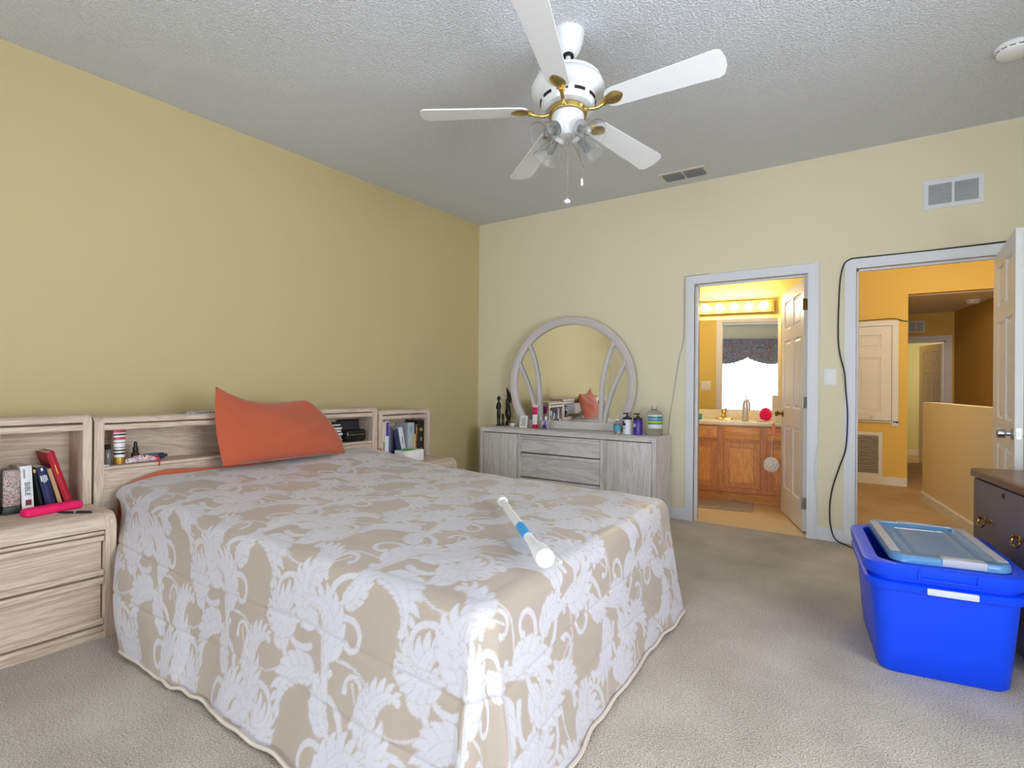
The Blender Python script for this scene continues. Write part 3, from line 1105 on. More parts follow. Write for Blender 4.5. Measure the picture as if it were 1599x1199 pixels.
# ---- bedspread: one sheet of cloth laid over the bed, drawn in cloth coordinates and dropped over the edges
def make_spread():
    step = 0.0055
    HANG = 0.66
    u = np.arange(0.0, 2.36 + HANG + step, step)          # along the bed, 0 = head edge
    w = np.arange(-HANG, 1.62 + HANG * 0.75, step)        # across, 0 = near edge
    U, W = np.meshgrid(u, w, indexing='ij')
    # flat part: X from 0.615, foot edge slightly out of square
    yN, yF = -3.615, -1.995
    width = yF - yN
    ufoot = 2.230 - 0.105 * np.clip(W / width, 0, 1)
    du = np.maximum(U - ufoot, 0)
    dn = np.maximum(-W, 0)
    df = np.maximum(W - width, 0)
    dw = np.where(dn > 0, dn, df)
    sgn = np.where(dn > 0, -1.0, 1.0)
    d = np.hypot(du, dw)
    keep = d <= HANG + step
    sc = np.where(d > HANG, HANG / np.maximum(d, 1e-6), 1.0)
    du *= sc; dw *= sc
    d = np.minimum(d, HANG)
    cu = np.where(d > 0, du / np.maximum(d, 1e-6), 0)
    cw = np.where(d > 0, dw / np.maximum(d, 1e-6), 0)
    Ub = np.minimum(U, ufoot)
    Wb = np.clip(W, 0, width)
    # height of the bed under the cloth
    ztop = 0.592 + 0.072 * np.exp(-(Ub / 0.55) ** 2) + 0.014 * np.exp(-((Ub - 1.0) / 0.6) ** 2)
    ztop += 0.030 * np.exp(-((Ub - 0.05) / 0.28) ** 2 - ((Wb - 1.35) / 0.35) ** 2)          # pillow under the far corner
    edge = np.minimum(np.minimum(Wb, width - Wb), ufoot - Ub)
    rb = 0.16
    sag = np.clip(1 - edge / rb, 0, 1)
    ztop -= 0.022 * sag ** 2
    ztop += 0.0035 * np.sin(Ub * 9 + Wb * 4) * np.sin(Wb * 7 - Ub * 3) + 0.002 * np.sin(Ub * 23 + 1.3) * np.sin(Wb * 17)
    # roll over the edge, then fall
    rr = np.where(sgn > 0, 0.07 - 0.04 * np.abs(cw), 0.07)
    ang_end = R(77)
    arc = rr * ang_end
    t = np.clip(d / arc, 0, 1) * ang_end
    out = rr * np.sin(t)
    drop = rr * (1 - np.cos(t))
    rest = np.maximum(d - arc, 0)
    # hanging slope gets steeper in the middle then flares at the hem
    s = rest / (HANG - arc)
    side = np.where(sgn < 0, 0.105, 0.0) * cw ** 2 + 0.055 * cu ** 2
    flare = side * s + 0.35 * side * s ** 3
    out = out + flare
    drop = drop + rest * 0.985
    # folds of the hanging cloth
    along = np.where(cw > cu, Ub * 1.0, 3.0 + Wb)
    theta = np.arctan2(cw, cu)
    corner = np.clip(4 * cu * cw, 0, 1)
    fold = 0.010 * np.sin(along * 4.3 + 0.7) + 0.006 * np.sin(along * 9.7 + 2.0) + 0.003 * np.sin(along * 23 + 0.3)
    fold = fold * np.where((sgn > 0) & (cw > cu), 0.25, 1.0)
    fold = fold * (1 - corner) + corner * 0.035 * np.sin(theta * 6.0 + 0.6)
    out = out + fold * s ** 1.2 + 0.006 * np.sin(along * 5 + s * 9) * s * (1 - s)
    # quilting stitch lines across the hang
    for q in (0.30, 0.62):
        out -= 0.006 * np.exp(-((s - q - 0.03 * np.sin(along * 3)) / 0.012) ** 2) * (d > arc)
    # cloth drawn towards the foot near the head end of the near side
    shift = np.where((dw > 0) & (U < ufoot), (0.47 * s ** 0.5 + 0.03 * s ** 3) * np.exp(-(Ub / 0.9) ** 2), 0)
    bulge = np.where(dn > 0, 0.060 * np.sin(PI * s ** 1.15) * np.exp(-((Ub - 0.05) / 0.40) ** 2), 0)
    out = out + bulge
    Xp = 0.640 + Ub + cu * out + shift
    Yp = yN + Wb + sgn * cw * out
    Zp = np.maximum(ztop - drop, 0.014 + 0.008 * np.sin(along * 15) ** 2)
    weave = sample_tile(U / 1.08 + 0.17, W / 1.08 + 0.05)
    # tack the head edge down a little towards the near side
    nu, nw = U.shape
    idx = np.arange(nu * nw).reshape(nu, nw)
    q = np.stack([idx[:-1, :-1], idx[1:, :-1], idx[1:, 1:], idx[:-1, 1:]], -1).reshape(-1, 4)
    kf = keep.reshape(-1)
    q = q[kf[q].any(axis=1)]
    used = np.unique(q)
    remap = np.full(nu * nw, -1)
    remap[used] = np.arange(len(used))
    q = remap[q]
    co = np.stack([Xp, Yp, Zp], -1).reshape(-1, 3)[used].astype(np.float32)
    root = np.array([1.70, -2.83, 0.60], dtype=np.float32)
    co -= root
    me = bpy.data.meshes.new("bedspread")
    me.vertices.add(len(co))
    me.vertices.foreach_set('co', co.ravel())
    me.loops.add(q.size)
    me.loops.foreach_set('vertex_index', q.ravel().astype(np.int32))
    me.polygons.add(len(q))
    me.polygons.foreach_set('loop_start', np.arange(0, q.size, 4, dtype=np.int32))
    me.polygons.foreach_set('loop_total', np.full(len(q), 4, dtype=np.int32))
    me.polygons.foreach_set('use_smooth', np.ones(len(q), dtype=bool))
    me.update(calc_edges=True)
    at = me.attributes.new('weave', 'FLOAT', 'POINT')
    at.data.foreach_set('value', weave.reshape(-1)[used].astype(np.float32))
    me.materials.append(M['damask'])
    ob = bpy.data.objects.new("bedspread", me)
    COL.objects.link(ob)
    ob.location = root
    # corded hem along the outer boundary of the cloth
    hem = []
    P3 = np.stack([Xp, Yp, Zp], -1)
    lim = np.where(d >= HANG - 1e-6, True, False)
    for i in range(0, nu, 3):
        if du[i, nw // 2] > 0 or U[i, 0] > ufoot[i, 0]:
            break
        hem.append(P3[i, 0])
    jn = int(round(HANG / step))
    for k in range(1, 30):
        th = PI / 2 * k / 30
        i = np.argmin(np.abs(u - (2.230 + HANG * math.sin(th))))
        j = np.argmin(np.abs(w + HANG * math.cos(th)))
        hem.append(P3[min(i, nu - 1), j])
    for j in range(jn, nw, 3):
        if w[j] > width:
            break
        i = min(int(np.searchsorted(u, ufoot[0, j] + HANG)), nu - 1)
        hem.append(P3[i, j])
    hem = [Vector(h) - Vector(root) for h in hem]
    hb_ = MB().tube(hem, 0.0065, 6)
    hm = mat("twisted_cord", srgb(214, 204, 192), 0.6, bump=(220, 0.8, 0.004))
    hb_.build("hem_cord", hm, ob)
    return ob


spread = make_spread()
tag(spread, "ivory and beige damask bedspread with leafy scrolls draped over the bed", "bedspread")

# orange sheet peeping out between mattress, headboard and nightstand
def bump_sheet():
    b = MB((1.3, -2.83, 0.58))
    P = []
    for i in range(31):
        y = -3.655 + 1.70 * i / 30
        row = []
        near = max(0, 1 - i / 4)
        zt = 0.650 + 0.004 * math.sin(y * 7) - 0.05 * near ** 2
        zt += 0.018 + 0.014 * math.exp(-((y + 3.45) / 0.16) ** 2)
        for x, z in ((0.66, zt - 0.06), (0.645, zt - 0.045), (0.632, zt + 0.002), (0.618, zt + 0.006), (0.600, zt - 0.03), (0.598, 0.40)):
            row.append((x, y, z))
        P.append(row)
    b.grid(P)
    # near side hanging down next to the nightstand
    P = []
    for i in range(16):
        x = 0.60 + 1.0 * i / 15
        P.append([(x, -3.57, 0.575), (x, -3.61, 0.55), (x, -3.66 - 0.02 * math.sin(i), 0.42), (x, -3.695 - 0.012 * math.sin(i * 1.7), 0.26), (x + 0.02, -3.71 - 0.008 * math.sin(i * 1.3), 0.09)])
    b.grid(P)
    return b.build("bed_sheet", M['orange'])


tag(bump_sheet(), "orange bed sheet showing at the head of the bed under the bedspread", "sheet")

# ---- orange pillow propped against the headboard
def pillow():
    # outline in the pillow plane: (across Y, up along lean), corners of the photo's outline
    pl = MB((0.70, -2.8, 0.66))
    n = 28
    BL = Vector((0.765, -3.215, 0.695)); BR = Vector((0.765, -2.40, 0.692))
    TL = Vector((0.615, -3.185, 1.132)); TR = Vector((0.615, -2.520, 1.050))
    nrm = Vector((0.95, 0, 0.30)).normalized()
    rings = []
    def edgept(s, t):
        # s across 0..1, t up 0..1 with shaped edges
        p = (BL * (1 - s) + BR * s) * (1 - t) + (TL * (1 - s) + TR * s) * t
        # top edge sags between the corner ear and the rounded right shoulder
        p.z -= (0.058 * math.sin(PI * s) ** 0.9 + 0.012 * math.sin(2 * PI * s)) * t ** 2
        p.z -= 0.07 * max(0, (s - 0.86) / 0.14) ** 2 * t ** 3
        # left edge bows out slightly, right edge rounds
        p.y += -0.020 * math.sin(PI * t) * (1 - s) ** 2 + 0.030 * math.sin(PI * t ** 0.8) * s ** 3
        return p
    for side in (1, -1):
        P = []
        for i in range(n + 1):
            row = []
            s = i / n
            for j in range(n + 1):
                t = j / n
                es = 4 * s * (1 - s); et = 4 * t * (1 - t)
                th = (es ** 0.55) * (et ** 0.55)
                bul = (0.085 if side > 0 else 0.060) * th * (1.15 - 0.45 * t)
                p = edgept(s, t)
                wr = 0.008 * math.sin(9 * s + 5 * t) * th + 0.005 * math.sin(17 * s - 11 * t + 1) * th
                wr += 0.008 * math.exp(-(((s - 0.62) * 0.9 - (t - 0.38) * 1.2) / 0.030) ** 2) * th + 0.007 * math.exp(-(((s - 0.45) * 0.9 - (t - 0.30) * 1.3) / 0.028) ** 2) * th - 0.007 * math.exp(-(((s - 0.72) * 1.0 - (t - 0.30) * 1.6) / 0.035) ** 2) * th
                p = p + nrm * side * (bul + (wr if side > 0 else 0))
                row.append(p)
            P.append(row)
        pl.grid(P)
    bmesh.ops.remove_doubles(pl.bm, verts=pl.bm.verts[:], dist=0.0006)
    return pl.build("pillow", M['orange'], angle=80)


tag(pillow(), "plump orange pillow propped upright against the headboard", "pillow")

# ---- white roller tube with a blue label lying on the bedspread
rl = thing("roller_tube", (2.635, -3.08, 0.6065), "white plastic tube with blue label lying on the bedspread", "tube", rz=math.atan2(-0.61, 0.60))
T0, T1 = -0.45, 0.43
b = MB()
b.lathe([(0.0165, T0 + 0.03), (0.0165, 0.02)], (0, 0, 0.022), (1, 0, 0), 24)
b.lathe([(0.017, 0.17), (0.0165, 0.172), (0.0165, 0.25), (0.020, 0.27), (0.0205, 0.35)], (0, 0, 0.022), (1, 0, 0), 24)
b.build("tube", M['white'], rl)
MB().lathe([(0.019, T0), (0.023, T0 + 0.004), (0.023, T0 + 0.045), (0.018, T0 + 0.05)], (0, 0, 0.023), (1, 0, 0), 24).build("end_cap", M['white'], rl)
MB().lathe([(0.021, 0.34), (0.027, 0.345), (0.029, 0.39), (0.029, T1 - 0.004), (0.026, T1)], (0, 0, 0.028), (1, 0, 0), 28).build("end_cap", M['white'], rl)
o = MB().lathe([(0.0175, 0.02), (0.0175, 0.17)], (0, 0, 0.022), (1, 0, 0), 24).build("blue_label", mat("sky_blue_label", srgb(40, 165, 235), 0.35), rl)
o['label'] = "bright blue printed band"
b = MB()
b.prism([(0.20, 0.018), (0.40, 0.050), (0.405, 0.058), (0.395, 0.062), (0.19, 0.024)], 2, 0.002, 0.010)
b.build("clip_arm", M['white'], rl)

# ---- dresser against the back wall
DX0, DX1, DYF, DYB, DZ = 0.355, 2.18, -0.41, -0.05, 0.737
dr = thing("dresser", ((DX0 + DX1) / 2, (DYF + DYB) / 2, 0), "long pale oak dresser, cool light painted into its grey tone, with two doors and centre drawers", "dresser")
L = dr.location
def yz_side():
    return [(DYB, 0), (DYF, 0)] + [(DYF + 0.045 - 0.045 * math.cos(a * PI / 16), DZ - 0.045 + 0.045 * math.sin(a * PI / 16)) for a in range(9)] + [(DYB, DZ)]
for a, c in ((DX0, DX0 + 0.03), (DX1 - 0.032, DX1)):
    MB(L).prism(yz_side(), 0, a, c).build("side_panel", M['gZ'], dr)
r_, th, dp = 0.045, 0.022, 0.046
outer = [(DYF + 0.002 + r_ - r_ * math.sin(k * PI / 16), DZ - 0.001 - r_ + r_ * math.cos(k * PI / 16)) for k in range(9)] + [(DYF + 0.002, DZ - dp)]
inner = [(DYF + 0.002 + th, DZ - dp)] + [(DYF + 0.002 + r_ - (r_ - th) * math.sin((8 - k) * PI / 16), DZ - 0.001 - r_ + (r_ - th) * math.cos((8 - k) * PI / 16)) for k in range(9)]
MB(L).prism([(DYB, DZ - 0.001)] + outer + inner + [(DYB, DZ - th)], 0, DX0 + 0.03, DX1 - 0.032).build("top", M['gX'], dr)
MB(L).box((DX0 + 0.03, DYB - 0.012, 0.03), (DX1 - 0.032, DYB, DZ - 0.03)).build("back_panel", M['gX'], dr)
for x0, x1 in ((0.80, 0.838), (1.672, 1.708)):
    MB(L).box((x0, DYF + 0.012, 0.03), (x1, DYF + 0.035, DZ - dp - 0.006), 0.003, 1).build("stile", M['gZ'], dr)
for x0, x1 in ((DX0 + 0.036, 0.794), (1.728, DX1 - 0.038)):
    MB(L).box((x0, DYF + 0.008, 0.05), (x1, DYF + 0.03, DZ - dp - 0.008), 0.004, 2).build("door", M['gZ'], dr)
MB(L).box((1.712, DYF + 0.012, 0.03), (1.724, DYF + 0.03, DZ - dp - 0.006)).build("stile", M['gZ'], dr)
for z0, z1, two in ((0.517, DZ - dp - 0.008, True), (0.285, 0.507, False), (0.055, 0.275, False)):
    d_ = MB(L).box((0.842, DYF + 0.02, z0 + 0.01), (1.668, DYF + 0.2, z1 - 0.012)).build("drawer", M['gX'], dr)
    b = MB(L)
    bands = [(z1 - 0.014, z1), (z1 - 0.042, z1 - 0.022)] if two else [(z1 - 0.030, z1)]
    bands.append((z0, z0 + 0.016))
    for q0, q1 in bands:
        b.box((0.842, DYF + 0.004, q0), (1.668, DYF + 0.05, q1), 0.005, 2)
    b.build("drawer_rail", M['gX'], d_)
MB(L).box((DX0 + 0.03, DYF + 0.03, 0), (DX1 - 0.032, DYF + 0.05, 0.05)).build("plinth", M['gX'], dr)

# ---- round mirror standing on the dresser
mr = thing("dresser_mirror", (1.2, -0.075, DZ), "round mirror with arched grey wood spokes standing on the dresser", "mirror")
mr.rotation_euler = (0, 0, R(6.0))
L = mr.location.copy()
mr.location.y = -0.138
mr.location.x = 1.222
CZ, RO, RI = 1.168, 0.648, 0.572
zb = DZ
a0 = math.asin((zb - CZ) / RO)
b = MB(L)
rings = []
N = 96
for k in range(N + 1):
    a = a0 + (PI - 2 * a0) * k / N
    ca, sa = math.cos(a), math.sin(a)
    prof = [(RO, -0.02), (RO, -0.042), (RO - 0.012, -0.052), (RO - 0.026, -0.050), (RO - 0.034, -0.056), (RI + 0.012, -0.05), (RI, -0.040), (RI, -0.02)]
    rings.append([(1.2 + rad * ca, -0.06 + y + 0.02, CZ + rad * sa if CZ + rad * sa > zb else zb + 0.0005 * i) for i, (rad, y) in enumerate(prof)])
b.loft(rings)
b.build("ring_frame", M['gframe'], mr)
b = MB(L)
xr = RI * math.cos(math.asin((DZ + 0.075 - CZ) / RI))
b.box((1.2 - xr, -0.092, DZ), (1.2 + xr, -0.062, DZ + 0.078), 0.008, 3)
b.build("bottom_rail", M['gframe'], mr)
ai = math.asin((zb + 0.02 - CZ) / (RI + 0.02))
b = MB(L)
g = [(1.2 + (RI + 0.02) * math.cos(ai + (PI - 2 * ai) * k / N), CZ + (RI + 0.02) * math.sin(ai + (PI - 2 * ai) * k / N)) for k in range(N + 1)]
b.prism(g, 1, -0.064, -0.056)
b.build("mirror_glass", M['mirror'], mr, smooth=False)
MB(L).prism([(1.2 + (RI + 0.03) * math.cos(ai + (PI - 2 * ai) * k / N), CZ + (RI + 0.03) * math.sin(ai + (PI - 2 * ai) * k / N)) for k in range(N + 1)], 1, -0.055, -0.045).build("backing_board", M['gframe'], mr, smooth=False)
for sx in (-1, 1):
    for pts, wd in (([(0.315, DZ + 0.05), (0.318, 0.95), (0.337, 1.22), (0.385, 1.43), (0.452, 1.59)], 0.021),
                    ([(0.352, DZ + 0.05), (0.37, 0.93), (0.435, 1.135), (0.50, 1.28), (0.570, 1.43)], 0.018)):
        c = spline([(1.2 + sx * x, -0.08, z) for x, z in pts], 10)
        rings = []
        for i, p in enumerate(c):
            t = (c[min(i + 1, len(c) - 1)] - c[max(i - 1, 0)]).normalized()
            n_ = Vector((t.z, 0, -t.x))
            rings.append([p + n_ * a_ + Vector((0, q, 0)) for a_, q in ((-wd, 0.014), (-wd, -0.004), (-wd * .6, -0.011), (wd * .6, -0.011), (wd, -0.004), (wd, 0.014))])
        MB(L).loft(rings).build("spoke", M['gframe'], mr)

# ================================================================== CEILING FAN
FT = Vector((2.442, -2.392, H))                      # where it hangs
FN = Vector((-0.0571, 0.0976, 1.0)).normalized()     # it hangs a little off plumb
fan = thing("ceiling_fan", FT, "white five-blade ceiling fan with brass irons and glass light shades", "fan")
fe1 = Vector((0, 1, 0)).cross(FN).normalized()
fe2 = FN.cross(fe1)


def fp(r, a, h):
    """point at radius r, azimuth a and height h along the tilted axis; h = 0 at the blade plane"""
    return FN * (h - 0.4475) + fe1 * (r * math.cos(a)) + fe2 * (r * math.sin(a))


MB().lathe([(0.078, 0.0), (0.080, -0.012), (0.077, -0.018), (0.074, -0.05), (0.062, -0.09), (0.045, -0.118), (0.03, -0.126)], (0, 0, 0), (0, 0, 1), 40).build("canopy", M['fanwhite'], fan)
MB().lathe([(0.028, -0.135), (0.028, -0.115), (0.02, -0.105)], (0, 0, 0), FN, 24).build("hanger_ball", M['black'], fan)
MB().cyl(FN * -0.25, FN * -0.11, 0.013, n=16).build("downrod", M['fanwhite'], fan)
Z0 = -0.4475
b = MB()
b.lathe([(0.02, Z0 + 0.206), (0.10, Z0 + 0.202), (0.148, Z0 + 0.192), (0.162, Z0 + 0.182), (0.163, Z0 + 0.176), (0.158, Z0 + 0.172), (0.172, Z0 + 0.158), (0.180, Z0 + 0.138), (0.177, Z0 + 0.115), (0.162, Z0 + 0.096), (0.142, Z0 + 0.085), (0.136, Z0 + 0.079), (0.131, Z0 + 0.05), (0.120, Z0 + 0.035), (0.06, Z0 + 0.03)], (0, 0, 0), FN, 56)
mot = b.build("motor_housing", M['fanwhite'], fan)
for k in range(10):
    a = 2 * PI * k / 10
    MB().loft([[fp(0.1295, a_, 0.060), fp(0.1365, a_, 0.060), fp(0.1375, a_, 0.074), fp(0.1295, a_, 0.074)] for a_ in (a - 0.2, a - 0.1, a, a + 0.1, a + 0.2)]).build("cooling_slot", M['dark'], mot)
MB().lathe([(0.070, Z0 + 0.032), (0.092, Z0 + 0.03), (0.096, Z0 + 0.018), (0.092, Z0 + 0.006), (0.078, Z0 + 0.004), (0.06, Z0 + 0.006)], (0, 0, 0), FN, 48).build("brass_ring", M['brass'], fan)
MB().lathe([(0.060, Z0 + 0.01), (0.078, Z0 + 0.002), (0.080, Z0 - 0.008), (0.074, Z0 - 0.030), (0.058, Z0 - 0.048), (0.050, Z0 - 0.052), (0.050, Z0 - 0.060), (0.046, Z0 - 0.062), (0.046, Z0 - 0.095), (0.038, Z0 - 0.105), (0.01, Z0 - 0.109)], (0, 0, 0), FN, 40).build("light_fitter", M['fanwhite'], fan)

BA = [R(x) for x in (-70 - 1.4 - 0.8, 2 - 1.4 + 4.2, 74 - 1.4 + 4.4, 146 - 1.4 - 1.6, 218 - 1.4 - 6.2)]
PITCH_B = R(-13)
for a in BA:
    er = fe1 * math.cos(a) + fe2 * math.sin(a)
    et = FN.cross(er)
    et2 = et * math.cos(PITCH_B) + FN * math.sin(PITCH_B)
    n2 = er.cross(et2)
    c0 = FN * (0.030 - 0.4475)
    # outline of the blade: rounded root, gently widening, rounded-corner tip
    out = []
    r0, r1 = 0.195, 0.737
    def halfw(t):
        return 0.055 + 0.017 * t
    pts = []
    for k in range(9):
        th_ = PI / 2 - PI / 2 * k / 8
        pts.append((r0 + 0.05 - 0.05 * math.sin(PI / 2 - th_) if False else r0 + 0.05 * (1 - math.cos(PI / 2 * k / 8)), halfw(0) - 0.035 + 0.035 * math.sin(PI / 2 * k / 8)))
    for k in range(1, 6):
        t = k / 6
        pts.append((r0 + 0.05 + (r1 - 0.075 - r0) * t, halfw(t)))
    for k in range(9):
        a_ = PI / 2 * k / 8
        pts.append((r1 - 0.035 - 0.010 + 0.035 * math.sin(a_), halfw(1) - 0.035 + 0.035 * math.cos(a_)))
    pts.append((r1 - 0.003, halfw(1) * 0.3))
    full = pts + [(x, -y) for x, y in pts[::-1]]
    th = 0.0035
    b = MB()
    top = [c0 + er * x + et2 * y + n2 * th for x, y in full]
    bot = [c0 + er * x + et2 * y - n2 * th for x, y in full]
    b.loft([bot, top])
    bl = b.build("blade", M['blade'], fan, angle=50)
    # blade iron: arm from the ring sweeping to a leaf-shaped plate under the blade
    b = MB()
    sp = spline([FN * (0.016 - 0.4475) + er * 0.085, FN * (0.006 - 0.4475) + er * 0.115, FN * (0.004 - 0.4475) + er * 0.15 + et * 0.006, c0 - n2 * 0.012 + er * 0.19 + et2 * 0.010], 6)
    b.tube(sp, 0.008, 8, [0.011, 0.0105] + [0.0095] * (len(sp) - 4) + [0.011, 0.013])
    rings = []
    for k in range(15):
        t = k / 14
        x = 0.165 + 0.115 * t
        hw = 0.004 + 0.033 * max(0.0, math.sin(PI * (0.04 + 0.955 * t ** 1.5))) ** 0.75
        dome = 0.011 * math.sin(PI * (0.15 + 0.8 * t))
        yo = 0.010 - 0.014 * t
        base = c0 + er * x - n2 * 0.0042
        rings.append([base + et2 * (yo - hw), base + et2 * (yo - hw * .55) - n2 * dome * 0.75, base + et2 * yo - n2 * dome, base + et2 * (yo + hw * .3) - n2 * dome * 0.55, base + et2 * (yo + hw * .6) - n2 * dome * 0.8, base + et2 * (yo + hw)])
    b.loft(rings)
    b.build("blade_iron", M['brass'], bl, angle=60)

for az, tilt in ((-112, 52), (-12, 52), (70, 52), (164, 52)):
    a = R(az)
    er = fe1 * math.cos(a) + fe2 * math.sin(a)
    ax = (er * math.sin(R(tilt)) - FN * math.cos(R(tilt))).normalized()
    base = FN * (-0.060 - 0.4475) + er * 0.040
    b = MB()
    b.lathe([(0.020, -0.012), (0.022, 0.01), (0.036, 0.022), (0.040, 0.03), (0.040, 0.044), (0.034, 0.046)], base, ax, 28)
    so = b.build("lamp_holder", M['fanwhite'], fan)
    b = MB()
    outer = [(0.036, 0.040), (0.040, 0.060), (0.046, 0.09), (0.053, 0.125), (0.063, 0.158), (0.065, 0.163)]
    inner = [(0.0625, 0.163), (0.0605, 0.156), (0.0505, 0.124), (0.0435, 0.09), (0.0375, 0.061), (0.0335, 0.042)]
    b.lathe(outer + inner, base, ax, 36, cap=False)
    V = b.bm
    b.build("lamp_shade", M['ribbed'], fan)
    b = MB()
    b.lathe([(0.013, 0.045), (0.013, 0.068), (0.018, 0.082), (0.022, 0.098), (0.020, 0.112), (0.011, 0.122), (0.001, 0.125)], base, ax, 20)
    b.build("bulb", M['glass'] if False else mat("clear_bulb", (0.95, 0.95, 0.95, 1), 0.08, spec=0.8, trans=0.7), so)
cc = FN * (-0.109 - 0.4475)
b = MB()
b.cyl(cc + Vector((0, 0, 0.006)), cc + Vector((0, 0, -0.30)), 0.0016, n=6)
ch = b.build("pull_chain", M['chrome'], fan)
MB().lathe([(0.004, 0.012), (0.010, 0.008), (0.016, 0.0), (0.014, -0.008), (0.004, -0.012)], cc + Vector((0, 0, -0.31)), (0, 0, 1), 20).build("chain_knob", M['white'], ch)
c2 = FN * (-0.10 - 0.4475) + Vector((0.05, 0.055, -0.0))
b = MB()
b.cyl(c2 + Vector((-0.012, -0.012, 0.03)), c2 + Vector((0, 0, -0.01)), 0.0016, n=6)
b.cyl(c2 + Vector((0, 0, -0.005)), c2 + Vector((0, 0, -0.205)), 0.0016, n=6)
ch = b.build("pull_chain", M['chrome'], fan)
MB().lathe([(0.003, 0.014), (0.006, 0.008), (0.006, -0.010), (0.0075, -0.020), (0.003, -0.022)], c2 + Vector((0, 0, -0.215)), (0, 0, 1), 14).build("chain_knob", M['white'], ch)

M['register'] = mat("register_grey", srgb(128, 130, 134), 0.5)
# ---- ceiling register, wall grilles, smoke alarms, switch plates
cv = thing("ceiling_vent", (2.345, -0.255, H), "white ceiling air register near the back wall", "vent")
L = cv.location
b = MB(L)
x0, x1, y0, y1 = 2.155, 2.535, -0.345, -0.165
b.box((x0, y0, H - 0.008), (x1, y0 + 0.025, H)).box((x0, y1 - 0.025, H - 0.008), (x1, y1, H)).box((x0, y0 + 0.025, H - 0.008), (x0 + 0.025, y1 - 0.025, H)).box((x1 - 0.025, y0 + 0.025, H - 0.008), (x1, y1 - 0.025, H)).box((2.335, y0 + 0.025, H - 0.009), (2.355, y1 - 0.025, H))
b.build("frame", M['offwhite'], cv, smooth=False)
MB(L).box((x0 + 0.02, y0 + 0.02, H - 0.002), (x1 - 0.02, y1 - 0.02, H - 0.0005)).build("duct_opening", mat("duct_shadow_grey", srgb(70, 72, 74), 0.9), cv)
for xa, xb in ((x0 + 0.027, 2.334), (2.356, x1 - 0.027)):
    for k in range(4):
        y = y0 + 0.040 + 0.034 * k
        MB(L).prism([(y - 0.016, H - 0.004), (y - 0.014, H - 0.002), (y + 0.014, H - 0.020), (y + 0.012, H - 0.022)], 0, xa, xb).build("louver", M['register'], cv, smooth=False)


def wall_grille(name, cx, y, cz, w, h, nl, label, mull=True, fr=0.028, up=False):
    g = thing(name, (cx, y, cz), label, "vent")
    L = g.location
    b = MB(L)
    x0, x1, z0, z1 = cx - w / 2, cx + w / 2, cz - h / 2, cz + h / 2
    b.box((x0, y - 0.009, z0), (x0 + fr, y, z1)).box((x1 - fr, y - 0.009, z0), (x1, y, z1)).box((x0 + fr, y - 0.009, z0), (x1 - fr, y, z0 + fr)).box((x0 + fr, y - 0.009, z1 - fr), (x1 - fr, y, z1))
    if mull:
        b.box((cx - 0.007, y - 0.0092, z0 + fr), (cx + 0.007, y, z1 - fr))
    b.build("frame", M['trim'], g, smooth=False)
    MB(L).box((x0 + fr, y - 0.0015, z0 + fr), (x1 - fr, y, z1 - fr)).build("duct_opening", mat("duct_dark", srgb(60, 58, 56), 0.9), g, smooth=False)
    p = (h - 2 * fr) / nl
    for k in range(nl):
        z = z0 + fr + p * (k + 0.5)
        if up:
            MB(L).prism([(y - 0.0015, z - p * 0.32), (y - 0.0025, z - p * 0.40), (y - 0.0085, z - p * 0.02), (y - 0.0080, z + p * 0.12)], 0, x0 + fr, x1 - fr).build("louver", M['trim'], g, smooth=False)
            continue
        MB(L).prism([(y - 0.0015, z + p * 0.40), (y - 0.003, z + p * 0.46), (y - 0.0085, z - p * 0.20), (y - 0.0075, z - p * 0.30)], 0, x0 + fr, x1 - fr).build("louver", M['trim'], g, smooth=False)
    return g


wall_grille("wall_vent", 4.105, 0.0, 2.497, 0.325, 0.198, 13, "white return grille high on the wall above the hall doorway")
wall_grille("return_grille", 3.462, 3.2, 0.352, 0.40, 0.54, 22, "white return air grille under the closet door in the hall", False, 0.04, True)
wall_grille("wall_vent", 4.03, 5.2, 2.055, 0.20, 0.17, 8, "small dark vent above the far hall door", True, 0.018)


def smoke(loc, r, label, drop):
    s = thing("smoke_detector", loc, label, "smoke alarm")
    MB().lathe([(r * 0.95, 0), (r, -0.006), (r, -0.016), (r * 0.97, -0.02)], (0, 0, 0), (0, 0, 1), 40).build("base", M['white'], s)
    MB().lathe([(r * 0.90, -0.018), (r * 0.93, -0.024), (r * 0.88, -0.040), (r * 0.75, -0.048), (0.01, -0.050)], (0, 0, 0), (0, 0, 1), 40).build("cover", M['white'], s)
    b = MB()
    for k in range(14):
        a = 2 * PI * k / 14
        b.loft([[(math.cos(a + q) * rr_, math.sin(a + q) * rr_, z) for rr_, z in ((r * 0.90, -0.026), (r * 0.928, -0.026), (r * 0.925, -0.030), (r * 0.90, -0.030))] for q in (-0.15, -0.05, 0.05, 0.15)])
    b.build("sound_slots", M['dark'], s)
    return s


smoke((4.285, -1.02, H), 0.085, "round white smoke alarm on the bedroom ceiling at the right edge", 0)
smoke((4.566, 3.99, 2.25), 0.072, "round smoke alarm on the low hall ceiling beyond the doorway", 0)


